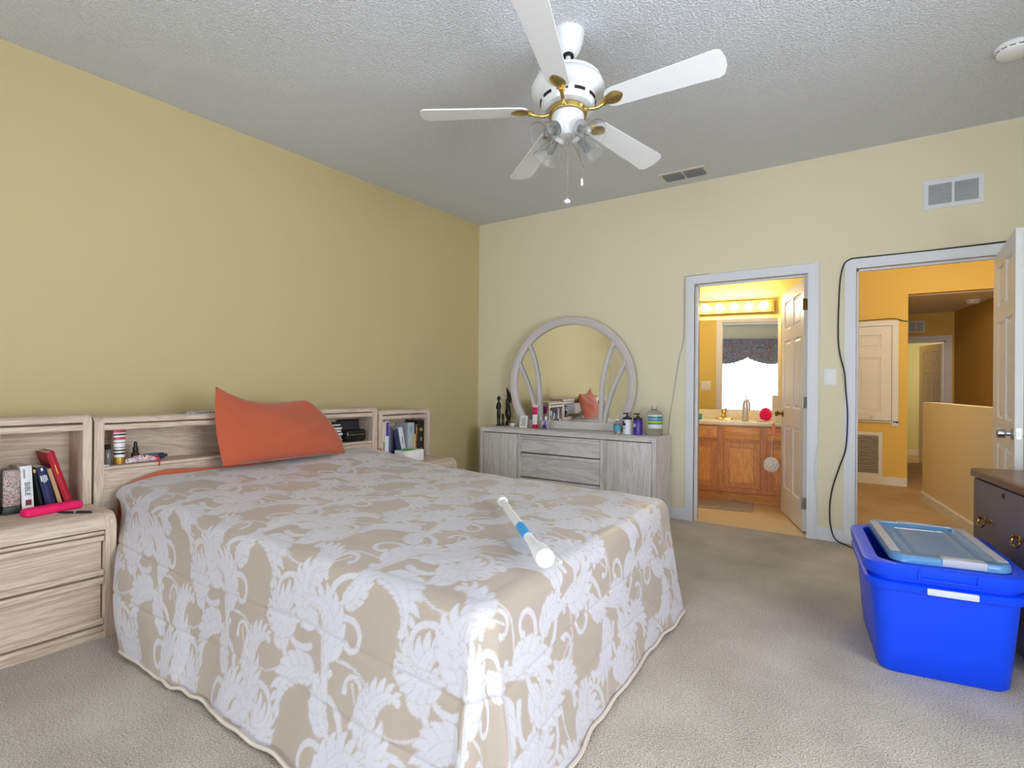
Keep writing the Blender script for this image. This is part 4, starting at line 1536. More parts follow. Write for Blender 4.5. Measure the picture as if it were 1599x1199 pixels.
def switch_plate(cx, y, cz, w, h, label, side=-1, n=1):
    s = thing("light_switch", (cx, y, cz), label, "light switch")
    L = s.location
    b = MB(L)
    ya, yb = sorted((y, y + side * 0.006))
    b.box((cx - w / 2, ya, cz - h / 2), (cx + w / 2, yb, cz + h / 2), 0.002, 2)
    b.build("plate", M['white'], s)
    for k in range(n):
        x = cx + (k - (n - 1) / 2) * 0.046
        ya, yb = sorted((y + side * 0.004, y + side * 0.009))
        MB(L).box((x - 0.017, ya, cz - 0.033), (x + 0.017, yb, cz - 0.001), 0.001, 1).box((x - 0.017, ya, cz + 0.001), (x + 0.017, yb - side * 0.001 if side > 0 else yb, cz + 0.033), 0.001, 1).build("rocker", M['white'], s)
    return s


switch_plate(3.383, 0.0, 1.237, 0.082, 0.125, "white rocker switch plate between the two doorways")
switch_plate(2.17, 0.12, 1.20, 0.125, 0.12, "double switch plate inside the bathroom, seen only in the mirror", 1, 2)

# ---- loose cables
def cable(name, pts, r, m, label):
    c = spline(pts, 8)
    b = MB(c[0])
    b.tube(c, r, 8)
    return tag(b.build(name, m), label, "cable")


cable("black_cable", [(4.40, -0.012, 2.118), (4.36, -0.012, 2.117), (4.10, -0.011, 2.113), (3.79, -0.011, 2.111), (3.56, -0.012, 2.113), (3.505, -0.013, 2.106), (3.468, -0.012, 2.07), (3.446, -0.012, 1.96),
                      (3.437, -0.011, 1.75), (3.435, -0.011, 1.53), (3.448, -0.011, 1.40), (3.478, -0.029, 1.27), (3.488, -0.029, 1.13), (3.50, -0.029, 0.95), (3.490, -0.029, 0.71), (3.448, -0.018, 0.56),
                      (3.405, -0.022, 0.40), (3.388, -0.022, 0.25), (3.397, -0.030, 0.11), (3.43, -0.045, 0.025), (3.50, -0.09, 0.006), (3.58, -0.20, 0.005), (3.66, -0.40, 0.005)], 0.0048, M['black'], "black cable draped around the hall door casing down to the carpet")
cable("white_cable", [(2.50, -0.006, 2.112), (2.40, -0.006, 2.112), (2.300, -0.006, 2.110), (2.279, -0.006, 2.09), (2.277, -0.006, 1.9), (2.276, -0.006, 1.62), (2.262, -0.006, 1.50), (2.236, -0.006, 1.40), (2.195, -0.006, 1.13), (2.160, -0.006, 0.91), (2.146, -0.006, 0.76), (2.14, -0.02, 0.5), (2.13, -0.02, 0.30)], 0.0026, mat("grey_wire", srgb(160, 158, 150), 0.5), "thin pale wire hanging left of the bathroom door casing")
cable("white_cable", [(2.55, -0.006, 2.112), (2.9, -0.006, 2.112), (3.29, -0.006, 2.110), (3.313, -0.007, 2.09), (3.316, -0.007, 1.6), (3.317, -0.007, 1.0), (3.312, -0.008, 0.80), (3.295, -0.024, 0.62), (3.286, -0.024, 0.50), (3.298, -0.024, 0.36), (3.303, -0.024, 0.24), (3.290, -0.024, 0.10), (3.285, -0.028, 0.006), (3.30, -0.06, 0.004)], 0.0026, M['trim'], "thin white wire running down the right of the bathroom door casing")
cable("hall_cable", [(3.26, 3.168, 1.972), (3.45, 3.168, 1.976), (3.70, 3.168, 1.983), (3.79, 3.17, 1.978), (3.85, 3.19, 1.955), (3.90, 3.192, 1.945)], 0.005, M['black'], "black cable lying along the top of the hall closet door frame")

# ================================================================== TOTE AND CHEST ON THE RIGHT
def rrect(x0, x1, y0, y1, r, z, n=6):
    p = []
    for cx, cy, a in ((x1 - r, y0 + r, -PI / 2), (x1 - r, y1 - r, 0), (x0 + r, y1 - r, PI / 2), (x0 + r, y0 + r, PI)):
        for k in range(n + 1):
            t = a + PI / 2 * k / n
            p.append((cx + r * math.cos(t), cy + r * math.sin(t), z))
    return p


TOTE_A = R(8)
tu = Vector((math.cos(TOTE_A), math.sin(TOTE_A), 0)); tv = Vector((-math.sin(TOTE_A), math.cos(TOTE_A), 0))
tb = Vector((3.742, -2.076, 0)) + tu * 0.215 + tv * 0.31
tote = thing("storage_tote", tb, "large bright blue plastic storage tote on the carpet", "storage bin", rz=TOTE_A)
wx, wy = 0.215, 0.31
def tr(grow, z, r):
    return rrect(-wx - grow, wx + grow, -wy - grow, wy + grow, r, z)
b = MB()
rings = [tr(-0.012, 0.0, 0.05), tr(0.0, 0.012, 0.06), tr(0.008, 0.10, 0.065), tr(0.024, 0.30, 0.075), tr(0.027, 0.340, 0.08), tr(0.046, 0.347, 0.09), tr(0.052, 0.374, 0.095), tr(0.047, 0.379, 0.09), tr(0.026, 0.383, 0.08),
         tr(0.027, 0.398, 0.08), tr(0.050, 0.401, 0.10), tr(0.052, 0.404, 0.10), tr(0.054, 0.448, 0.10), tr(0.048, 0.452, 0.10), tr(0.005, 0.452, 0.07), tr(0.0, 0.447, 0.066), tr(-0.008, 0.30, 0.06), tr(-0.02, 0.02, 0.05)]
b.loft(rings)
b.build("body", M['blue'], tote, angle=40)
b = MB()
b.box((-0.065, -wy - 0.058, 0.350), (0.095, -wy - 0.044, 0.376), 0.004, 2)
o = b.build("handle_label", mat("pale_grey_plastic", srgb(196, 200, 210), 0.45), tote)
o['label'] = "white strip on the front handle"
b = MB()
b.box((-0.095, -wy - 0.060, 0.408), (-0.088, -wy - 0.050, 0.444), 0.002, 1).box((0.088, -wy - 0.060, 0.408), (0.095, -wy - 0.050, 0.444), 0.002, 1).box((-0.095, -wy - 0.060, 0.405), (0.095, -wy - 0.050, 0.412), 0.002, 1)
b.build("latch_recess", M['blue'], tote)
lid = thing("tote_lid", tb + tu * 0.012 + tv * 0.02 + Vector((0, 0, 0.4525)), "cloudy translucent blue lid lying loose on the storage tote", "lid", rz=TOTE_A + R(1.5))
lx, ly = 0.198, 0.335
def lr(g, z, r):
    return rrect(-lx + g, lx - g, -ly + g, ly - g, r, z)
b = MB()
b.loft([lr(0.002, 0.0, 0.06), lr(0, 0.003, 0.06), lr(0.002, 0.024, 0.06), lr(0.008, 0.030, 0.055), lr(0.050, 0.031, 0.035), lr(0.053, 0.029, 0.033), lr(0.058, 0.019, 0.03), lr(0.062, 0.017, 0.03), lr(0.085, 0.017, 0.025), lr(0.088, 0.0185, 0.025), lr(0.092, 0.0185, 0.025), lr(0.094, 0.017, 0.025), lr(0.12, 0.0175, 0.02)])
b.build("panel", M['lid'], lid, angle=40)
M['lidframe'] = mat("frosted_lid_rim", srgb(166, 168, 180), 0.45, spec=0.4)
b = MB()
b.box((-0.03, -ly - 0.004, 0.004), (0.11, -ly + 0.05, 0.0335), 0.004, 2)
b.build("clasp", M['lidframe'], lid)
b = MB()
b.box((-0.07, ly - 0.05, 0.004), (0.07, ly + 0.004, 0.0335), 0.004, 2)
b.build("clasp", M['lidframe'], lid)
for sx in (-1, 1):
    b = MB()
    b.box((sx * (lx - 0.024) - 0.018, -ly + 0.06, 0.0305), (sx * (lx - 0.024) + 0.018, ly - 0.06, 0.0335), 0.0012, 1)
    b.build("rim_strip", M['lidframe'], lid)

CA = R(12)
chest = thing("chest_of_drawers", (4.11, -1.13, 0), "dark bronze two-drawer chest with brass pulls at the right edge", "chest", rz=-(PI / 2 - CA) + 0)
# local x runs along the front from the far corner towards the camera, local y points to the back (towards the right wall)
CL, CD = 0.74, 0.46
b = MB()
b.prism([(0, 0.715), (0.004, 0.708)] + [(0.0, 0.712)] if False else [(0.0, 0.712), (0.0, 0.742), (0.008, 0.75), (CD, 0.75), (CD, 0.712)], 0, 0.0, CL)
b.build("top", M['chesttop'], chest, smooth=False)
b = MB()
b.box((0.012, 0.028, 0.02), (CL - 0.012, CD - 0.01, 0.712), 0.003, 1)
b.build("carcass", M['bronze'], chest)
MB().box((0.02, 0.04, 0.0), (CL - 0.02, CD - 0.02, 0.03)).build("plinth", M['bronze'], chest)
MB().box((0.008, 0.016, 0.704), (CL - 0.008, 0.05, 0.712)).build("reveal", M['dark'], chest)
for z0, z1 in ((0.370, 0.702), (0.035, 0.362)):
    d_ = MB().box((0.014, 0.008, z0), (CL - 0.014, 0.03, z1), 0.006, 2).build("drawer", M['bronze'], chest)
    for x in (0.185, CL - 0.185):
        b = MB()
        zc = (z0 + z1) / 2 - 0.02
        for sx in (-1, 1):
            b.lathe([(0.014, 0.0), (0.013, 0.004), (0.006, 0.007), (0.006, 0.016), (0.009, 0.022), (0.004, 0.026)], (x + sx * 0.036, 0.009, zc + 0.008), (0, -1, 0), 16)
            b.lathe([(0.010, 0.0), (0.009, 0.003), (0.002, 0.005)], (x + sx * 0.052, 0.009, zc + 0.016), (0, -1, 0), 12)
            b.lathe([(0.010, 0.0), (0.009, 0.003), (0.002, 0.005)], (x + sx * 0.046, 0.009, zc - 0.008), (0, -1, 0), 12)
        b.tube(spline([(x - 0.036, -0.010, zc + 0.008), (x - 0.034, -0.016, zc - 0.012), (x - 0.018, -0.020, zc - 0.026), (x, -0.020, zc - 0.022), (x + 0.018, -0.020, zc - 0.026), (x + 0.034, -0.016, zc - 0.012), (x + 0.036, -0.010, zc + 0.008)], 6), 0.005, 8)
        b.build("pull_handle", M['abrass'], d_)
    if z1 > 0.5:
        MB().lathe([(0.011, 0), (0.010, 0.005), (0.004, 0.006)], (CL / 2, 0.009, z1 - 0.03), (0, -1, 0), 18).build("lock", M['black'], d_)

# ================================================================== BATHROOM
def vthing(name, lx, ly, z, label, cat, group=None, rz=0.0):
    return thing(name, vp(lx, ly, z), label, cat, VT + rz, group)


van = vthing("vanity_cabinet", -0.5, 0.2, 0.0, "honey oak bathroom vanity cabinet with panelled doors", "cabinet")
def V(lx, ly, z):
    return (lx + 0.5, ly - 0.2, z)
VX0, VX1 = -1.45, 0.44
b = MB()
b.box(V(VX0, -0.05, 0.10), V(VX1, 0.47, 0.774))
b.build("body", M['honeyF'], van, smooth=False)
MB().box(V(VX0, -0.07, 0.112), V(VX1, -0.05, 0.774), 0.002, 1).build("face_frame", M['honeyF'], van)
MB().box(V(VX0, 0.0, 0.002), V(VX1, 0.03, 0.10)).build("toe_kick", M['honeyX'], van)


def vdoor(x0, x1, z0, z1, nm, m, panel=True):
    b = MB()
    if panel:
        s = 0.055
        b.box(V(x0, -0.088, z0), V(x0 + s, -0.070, z1), 0.003, 1).box(V(x1 - s, -0.088, z0), V(x1, -0.070, z1), 0.003, 1)
        b.box(V(x0 + s, -0.0878, z0), V(x1 - s, -0.070, z0 + s), 0.003, 1).box(V(x0 + s, -0.0878, z1 - s), V(x1 - s, -0.070, z1), 0.003, 1)
        d = b.build(nm, M['honeyF'], van)
        MB().box(V(x0 + s - 0.002, -0.081, z0 + s - 0.002), V(x1 - s + 0.002, -0.071, z1 - s + 0.002)).build("panel", m, d, smooth=False)
    else:
        b.box(V(x0, -0.088, z0), V(x1, -0.070, z1), 0.005, 2)
        d = b.build(nm, m, van)


for x0, x1 in ((-0.80, -0.446), (-0.384, -0.053), (0.006, 0.34), (-1.20, -0.86)):
    vdoor(x0, x1, 0.158, 0.608, "door", M['honeyZ'])
    vdoor(x0, x1, 0.636, 0.760, "drawer", M['honeyX'], False)
ct = vthing("countertop", -0.5, 0.2, 0.775, "cream marble bathroom countertop with backsplash on the oak vanity", "countertop")
def Vc(lx, ly, z):
    return (lx + 0.5, ly - 0.2, z - 0.775)
MB().box(Vc(VX0 - 0.01, -0.105, 0.775), Vc(VX1 + 0.01, 0.474, 0.8108), 0.008, 3).build("slab", M['counter'], ct)
MB().box(Vc(VX0 - 0.01, 0.452, 0.812), Vc(VX1 + 0.01, 0.474, 0.908), 0.004, 2).build("backsplash", M['counter'], ct)

bm_ = vthing("vanity_mirror", -0.60, 0.478, 0.912, "large frameless mirror above the bathroom vanity reflecting the bedroom window", "mirror")
b = MB()
b.prism([(-0.014, 0.0), (-0.006, 0.0), (-0.0005, 0.98), (-0.0030, 0.98)], 0, -0.85, 0.703)
b.build("glass", M['mirror'], bm_, smooth=False)
MB().box((0.7035, -0.016, -0.0), (0.735, -0.001, 0.97)).build("edge_strip", mat("cream_strip", srgb(238, 222, 176), 0.6), bm_, smooth=False)

lb = vthing("vanity_light", -0.325, 0.47, 2.015, "gold bath light bar with five lit globe bulbs", "wall light")
b = MB()
b.box((-0.385, -0.03, -0.062), (0.395, 0.006, 0.062), 0.008, 2)
b.box((-0.385, -0.034, -0.062), (0.395, -0.03, -0.052)).box((-0.385, -0.034, 0.052), (0.395, -0.03, 0.062))
b.build("back_plate", mat("gold_plate", srgb(150, 105, 48), 0.45, metal=0.3), lb)
for k in range(5):
    x = -0.298 + 0.149 * k
    so = MB().lathe([(0.026, 0), (0.026, 0.014), (0.016, 0.022), (0.014, 0.034)], (x, -0.03, 0), (0, -1, 0), 20).build("socket", M['brass'], lb)
    MB().sphere((x, -0.092, 0), 0.036, n=20).build("globe_bulb", M['bulb'], lb)

fa = vthing("faucet", -0.414, 0.33, 0.812, "brass faucet with round knob on the bathroom counter", "faucet")
b = MB()
b.loft([[(0.095 * math.cos(2 * PI * k / 28), 0.032 * math.sin(2 * PI * k / 28), z) for k in range(28)] for z in (0.0, 0.007)] + [[(0.085 * math.cos(2 * PI * k / 28), 0.026 * math.sin(2 * PI * k / 28), 0.012) for k in range(28)]])
b.lathe([(0.034, 0.01), (0.030, 0.03), (0.024, 0.05), (0.022, 0.06)], (0, 0, 0), (0, 0, 1), 24)
b.build("body", M['brass'], fa)
b = MB(); b.tube(spline([(0, -0.01, 0.035), (0, -0.05, 0.05), (0, -0.09, 0.052), (0, -0.115, 0.035)], 6), 0.012, 10); b.build("spout", M['brass'], fa)
MB().lathe([(0.014, 0.06), (0.026, 0.066), (0.030, 0.085), (0.026, 0.10), (0.010, 0.108)], (0, 0, 0), (0, 0, 1), 20).build("knob", M['brass'], fa)

sp_ = vthing("soap_pump", -0.195, 0.10, 0.812, "tall clear soap pump bottle standing on the bathroom counter", "soap bottle")
MB().lathe([(0.028, 0.0), (0.030, 0.004), (0.027, 0.09), (0.025, 0.15), (0.022, 0.185), (0.012, 0.195), (0.012, 0.203)], (0, 0, 0), (0, 0, 1), 24).build("bottle", mat("cloudy_plastic", srgb(225, 225, 220), 0.2, trans=0.6), sp_)
b = MB(); b.lathe([(0.014, 0.20), (0.014, 0.214), (0.005, 0.216), (0.005, 0.236), (0.012, 0.238), (0.012, 0.246)], (0, 0, 0), (0, 0, 1), 16); b.box((-0.035, -0.006, 0.238), (0.012, 0.006, 0.246), 0.002, 1); b.build("pump", M['chrome'], sp_)


def pouf(name, loc, r, m, label, rz=0):
    """ruffled mesh bath pouf: a ball of folded net"""
    b = MB()
    n, k = 60, 30
    rings = []
    for i in range(k + 1):
        a = -PI / 2 + PI * i / k
        row = []
        for j in range(n):
            t = 2 * PI * j / n
            w = 1 + 0.16 * math.sin(7 * t + 5 * a) * math.cos(9 * a) + 0.09 * math.sin(13 * t - 11 * a)
            rr = r * w
            row.append((rr * max(0.02, math.cos(a)) * math.cos(t), rr * max(0.02, math.cos(a)) * math.sin(t), rr * math.sin(a)))
        rings.append(row)
    b.loft(rings)
    o = b.build(name, m, None, loc)
    return tag(o, label, "bath pouf")


pouf("bath_pouf", vp(-0.008, 0.13, 0.876), 0.052, M['pink'], "hot pink bath pouf sitting on the bathroom counter")
dsh = vthing("soap_dish", -0.055, 0.05, 0.812, "small white dish in front of the pink bath pouf", "dish")
MB().lathe([(0.02, 0.0), (0.034, 0.006), (0.042, 0.016), (0.039, 0.017), (0.03, 0.008), (0.001, 0.006)], (0, 0, 0), (0, 0, 1), 24).build("bowl", M['white'], dsh)
cp = vthing("cup", -0.655, 0.17, 0.812, "teal cup at the left end of the bathroom counter", "cup")
MB().lathe([(0.030, 0.0), (0.033, 0.003), (0.040, 0.056), (0.037, 0.056), (0.030, 0.006), (0.001, 0.005)], (0, 0, 0), (0, 0, 1), 28).build("body", mat("teal_plastic", srgb(60, 165, 140), 0.4), cp)
bx = vthing("carton", 0.103, 0.03, 0.812, "tall cream carton on the bathroom counter beside the open door", "carton")
MB().box((-0.05, -0.035, 0.0), (0.05, 0.035, 0.262), 0.003, 2).build("carton_body", mat("cream_card", srgb(236, 222, 196), 0.7), bx)
MB().box((-0.03, -0.012, 0.262), (0.03, 0.012, 0.263)).build("carton_slot", M['offwhite'], bx)

# things hanging from the bathroom door knob
a_ = R(110)
kx, ky = math.cos(a_), math.sin(a_)
K = Vector((3.222 + kx * 0.735 - ky * 0.080, 0.128 + ky * 0.735 + kx * 0.080, 0.915))
hp = pouf("bath_pouf", K + Vector((-0.045, -0.030, -0.475)), 0.060, mat("white_net", srgb(232, 228, 226), 0.85), "white bath pouf hanging on a cord from the bathroom door knob")
b = MB()
b.tube(spline([Vector((0.045, 0.030, 0.475 - 0.020)), Vector((0.036, 0.022, 0.445)), Vector((0.010, 0.010, 0.30)), Vector((0, 0, 0.05))], 6), 0.0022, 6)
b.tube(spline([Vector((0.045, 0.030, 0.475 + 0.0275)), Vector((0.052, 0.018, 0.47)), Vector((0.036, 0.022, 0.445))], 6), 0.0022, 6)
b.build("hanging_cord", M['offwhite'], hp)
tg = thing("shoe_horn", K + Vector((-0.018, -0.040, -0.022)), "small coral tassel hanging from the bathroom door knob", "tassel")
tg.name = "tassel"
b = MB(); b.tube([(0, 0.01, 0.01), (-0.004, -0.006, -0.02), (-0.006, -0.006, -0.07)], 0.002, 6); b.build("cord", M['offwhite'], tg)
MB().lathe([(0.004, 0.0), (0.011, -0.006), (0.012, -0.02), (0.017, -0.06), (0.018, -0.115), (0.014, -0.122)], (-0.006, -0.006, -0.065), (0, 0, 1), 16).build("fringe", mat("coral_thread", srgb(240, 140, 120), 0.8), tg)

mt = MB()
mt.box((-0.40, -0.20, 0.0), (0.40, 0.19, 0.014), 0.006, 2)
for k in range(9):
    y = -0.185 + 0.041 * k
    mt.box((-0.39, y, 0.012), (0.39, y + 0.028, 0.019), 0.004, 2)
o = mt.build("bath_mat", M['rug'], None, vp(-0.51, -0.235, 0.0025))
o.rotation_euler = (0, 0, VT)
tag(o, "tan ribbed bath mat on the floor in front of the vanity", "bath mat")

# ================================================================== SMALL THINGS
def book(y, z, w, h, dep, lean, xs, m, label, pages=None, group=None, text=None, marks=None, tcol=None):
    """spine towards +X at xs; y is the lower left corner; lean tips the top towards -Y"""
    bk = thing("book", (xs, y, z), label, "book", group=group)
    bk.rotation_euler = (R(lean), 0, 0)
    b = MB()
    t = min(0.003, w * 0.2)
    b.box((-dep, 0, 0), (-0.001, t, h), 0.0008, 1).box((-dep, w - t, 0), (-0.001, w, h), 0.0008, 1)
    sp = [(-0.004, 0.0)] + [(-0.004 + 0.006 * math.sin(PI * k / 8), w * k / 8) for k in range(1, 8)] + [(-0.004, w)]
    b.prism(sp, 2, 0, h)
    b.build("cover", m, bk)
    MB().box((-dep + 0.004, t, 0.003), (-0.004, w - t, h - 0.003)).build("pages", pages or M['paper'], bk, smooth=False)
    if marks:
        for (z0, z1, y0, y1, mm) in marks:
            MB().box((0.0005, w * y0, h * z0), (0.0026, w * y1, h * z1)).build("spine_print", mm, bk, smooth=False)
    if text:
        cu = bpy.data.curves.new("spine_title", 'FONT')
        cu.body = text[0]
        cu.size = text[1]
        cu.extrude = 0.0003
        cu.align_x = 'CENTER'
        cu.align_y = 'CENTER'
        cu.materials.append(tcol)
        to = bpy.data.objects.new("spine_title", cu)
        me_ = bpy.data.meshes.new_from_object(to)
        bpy.data.objects.remove(to)
        to = bpy.data.objects.new("spine_title", me_)
        COL.objects.link(to)
        to.parent = bk
        # reads downwards on the spine
        to.matrix_local = Matrix(((0, 0, 1, 0.0030), (0, 1, 0, w / 2), (-1, 0, 0, h * text[2]), (0, 0, 0, 1))) @ Matrix.Identity(4)
    return bk


NZ = 0.5605
def bm(name, col, rough=0.5):
    return mat(name, srgb(*col), rough)
wprint = bm("white_print", (235, 235, 235)); dprint = bm("dark_print", (40, 36, 40)); maroon = bm("maroon_print", (110, 30, 40))
# near hutch
fb = thing("keepsake_box", (0.52, -4.052, NZ), "small floral print box at the left end of the near hutch", "box")
b = MB(); b.box((-0.045, -0.030, 0.034), (0.045, 0.030, 0.196), 0.006, 2)
b.build("box_body", voro("floral_print", [srgb(120, 60, 80), srgb(205, 195, 190), srgb(150, 130, 110), srgb(210, 200, 198), srgb(70, 80, 90), srgb(170, 110, 90)], 75, 0.7), fb)
MB().box((-0.046, -0.031, 0.0), (0.046, 0.031, 0.036), 0.006, 2).build("box_base", bm("dark_green_leatherette", (50, 58, 56)), fb)
book(-4.014, NZ, 0.042, 0.208, 0.13, 3, 0.562, bm("white_cover", (226, 228, 232)), "white paperback bible upright in the near hutch beside the floral box", text=("BIBLE", 0.026, 0.50), tcol=dprint, marks=[(0.14, 0.26, 0.3, 0.8, maroon), (0.74, 0.94, 0.25, 0.4, bm("grey_print", (150, 150, 155)))])
book(-3.9455, NZ, 0.011, 0.195, 0.12, 10, 0.555, bm("black_cover", (26, 28, 30)), "thin black book leaning between the white bible and the navy book", marks=[(0.90, 0.98, 0.1, 0.9, bm("ochre_print", (190, 160, 70)))])
book(-3.926, NZ, 0.036, 0.200, 0.12, 12, 0.562, bm("navy_cover", (32, 40, 84)), "thick navy book with white spine lettering leaning in the near hutch",
     marks=[(0.66, 0.80, 0.16, 0.28, wprint), (0.62, 0.79, 0.36, 0.46, wprint), (0.63, 0.80, 0.56, 0.66, wprint), (0.66, 0.78, 0.74, 0.82, wprint), (0.90, 0.97, 0.4, 0.6, wprint)])
book(-3.877, NZ, 0.016, 0.190, 0.11, 15, 0.556, bm("tan_cover", (198, 160, 122)), "thin tan book leaning between the navy book and the red book")
book(-3.852, NZ, 0.030, 0.272, 0.15, 17, 0.562, bm("crimson_cover", (170, 16, 44)), "tall crimson hardback leaning at the right end of the near hutch", marks=[(0.60, 0.76, 0.40, 0.52, M['gold'])])
pc = thing("pencil_case", (0.650, -3.930, 0.5592), "hot pink fuzzy case lying in front of the books on the near nightstand", "case", rz=R(14))
MB().box((-0.030, -0.115, 0.0), (0.030, 0.115, 0.034), 0.012, 3).build("case_body", M['pink'], pc)
MB().box((-0.022, -0.10, 0.034), (-0.018, 0.10, 0.0348)).build("zip", bm("rose_zip", (190, 20, 80)), pc)
pn = thing("pen", (0.757, -3.879, 0.5645), "black ballpoint pen lying on the near nightstand", "pen", rz=math.atan2(0.10, 0.115))
MB().lathe([(0.001, -0.075), (0.0035, -0.062), (0.0048, -0.05), (0.0048, -0.002)], (0, 0, 0), (1, 0, 0), 14).build("barrel", M['black'], pn)
MB().lathe([(0.0052, -0.002), (0.0052, 0.006)], (0, 0, 0), (1, 0, 0), 14).build("silver_band", M['chrome'], pn)
b = MB(); b.lathe([(0.005, 0.006), (0.0048, 0.066), (0.003, 0.072)], (0, 0, 0), (1, 0, 0), 14); b.box((0.012, -0.001, 0.004), (0.062, 0.001, 0.0065)); b.build("cap", M['black'], pn)

# headboard shelf, left end
def lathe_thing(name, loc, parts, label, cat, group=None, rot=None):
    t = thing(name, loc, label, cat, group=group)
    if rot:
        t.rotation_euler = rot
    for nm, prof, m in parts:
        MB().lathe(prof, (0, 0, 0), (0, 0, 1), 28).build(nm, m, t)
    return t


lathe_thing("bottle", (0.515, -3.672, SH), [("body", [(0.015, 0), (0.016, 0.003), (0.016, 0.066), (0.012, 0.074), (0.011, 0.078)], mat("smoky_glass", srgb(150, 150, 150), 0.1, trans=0.5)), ("cap", [(0.013, 0.078), (0.0135, 0.10), (0.011, 0.102)], M['dark'])], "small grey bottle with dark cap at the left end of the headboard shelf", "bottle")
W_, K_, RD = srgb(232, 230, 228), srgb(24, 24, 26), srgb(200, 60, 90)
tb_ = thing("lotion_tube", (0.525, -3.624, SH), "black and white striped lotion tube on its gold cap on the headboard shelf", "tube")
MB().lathe([(0.024, 0), (0.0245, 0.003), (0.0245, 0.034), (0.023, 0.036)], (0, 0, 0), (0, 0, 1), 28).build("cap", mat("gold_cap", srgb(190, 150, 60), 0.3, metal=0.7), tb_)
b = MB()
rings = []
for k in range(9):
    t = k / 8
    a1, a2 = 0.024 * (1 - t) + 0.029 * t, 0.024 * (1 - t) + 0.003 * t
    rings.append([(a2 * math.cos(2 * PI * j / 28), a1 * math.sin(2 * PI * j / 28), 0.036 + 0.138 * t) for j in range(28)])
b.loft(rings)
b.build("tube_body", stripes("striped_print", [(0.0, W_), (0.10, K_), (0.17, W_), (0.22, K_), (0.28, W_), (0.34, K_), (0.37, W_), (0.52, K_), (0.55, W_), (0.64, RD), (0.74, W_), (0.80, K_), (0.86, W_), (0.90, RD)], 0.036, 0.174), tb_)
lathe_thing("dropper_bottle", (0.51, -3.545, SH), [("body", [(0.017, 0), (0.019, 0.003), (0.019, 0.044), (0.012, 0.055), (0.010, 0.060)], mat("amber_glass", srgb(52, 34, 20), 0.08, trans=0.3)), ("dropper_cap", [(0.013, 0.058), (0.013, 0.078), (0.008, 0.080), (0.0085, 0.10), (0.005, 0.108)], M['black'])], "brown glass dropper bottle on the headboard shelf", "bottle")
b = MB((0.545, -3.525, SH))
rings = []
for k in range(15):
    t = k / 14
    y = -3.605 + 0.155 * t
    r_ = 0.005 + 0.020 * math.sin(PI * (0.06 + 0.88 * t)) ** 0.6
    rings.append([(0.545 + 0.024 * math.cos(2 * PI * j / 18) * (r_ / 0.02) * .9, y, SH + 0.001 + (r_ * 0.75) * (1 + math.sin(2 * PI * j / 18)) * (1 + 0.1 * math.sin(k * 2.3))) for j in range(18)])
b.loft(rings)
o = b.build("eyeglass_pouch", voro("red_white_print", [srgb(170, 30, 70), srgb(232, 228, 228), srgb(228, 222, 224), srgb(120, 40, 90), srgb(232, 230, 230)], 45, 0.8))
tag(o, "white pouch printed with crimson flowers lying on the headboard shelf", "pouch")
b = MB((0.572, -3.466, SH))
b.tube(spline([(0.552, -3.505, SH + 0.024), (0.556, -3.485, SH + 0.030), (0.566, -3.470, SH + 0.026), (0.579, -3.462, SH + 0.012), (0.5835, -3.460, SH - 0.006), (0.5835, -3.461, SH - 0.022)], 6), 0.0035, 8)
b.tube(spline([(0.548, -3.50, SH + 0.020), (0.556, -3.47, SH + 0.030), (0.550, -3.45, SH + 0.018), (0.560, -3.445, SH + 0.0065), (0.573, -3.466, SH + 0.006)], 6), 0.003, 8)
tag(b.build("ribbon", bm("red_ribbon", (200, 24, 50))), "red ribbon trailing over the edge of the headboard shelf", "ribbon")
bo = thing("spray_bottle", (0.49, -3.47, SH + 0.0185), "small blue bottle lying on its side on the headboard shelf", "bottle", rz=R(8))
MB().lathe([(0.010, -0.03), (0.0175, -0.026), (0.018, 0.035), (0.012, 0.042)], (0, 0, 0), (0, 1, 0), 22).build("body", mat("blue_bottle_plastic", srgb(60, 100, 140), 0.3), bo)
MB().lathe([(0.0155, 0.038), (0.0165, 0.065), (0.015, 0.075), (0.008, 0.078), (0.008, 0.092), (0.004, 0.094)], (0, 0, 0), (0, 1, 0), 22).build("cap", bm("slate_cap", (40, 54, 84)), bo)
o = MB((0.55, -3.695, SH)).box((0.53, -3.706, SH), (0.57, -3.683, SH + 0.006), 0.002, 1).build("packet", M['white'])
tag(o, "tiny white packet at the far left of the headboard shelf", "packet")
b = MB((0.45, -3.2, HZ))
b.box((0.41, -3.300, HZ - 0.001), (0.505, -3.10, HZ + 0.004), 0.002, 1).box((0.42, -3.285, HZ + 0.004), (0.50, -3.11, HZ + 0.009), 0.002, 1)
tag(b.build("folded_cloth", voro("grey_blue_print", [srgb(150, 156, 160), srgb(186, 186, 182), srgb(120, 132, 142)], 40, 0.8)), "flat grey folded cloth on top of the headboard left of the pillow", "cloth")
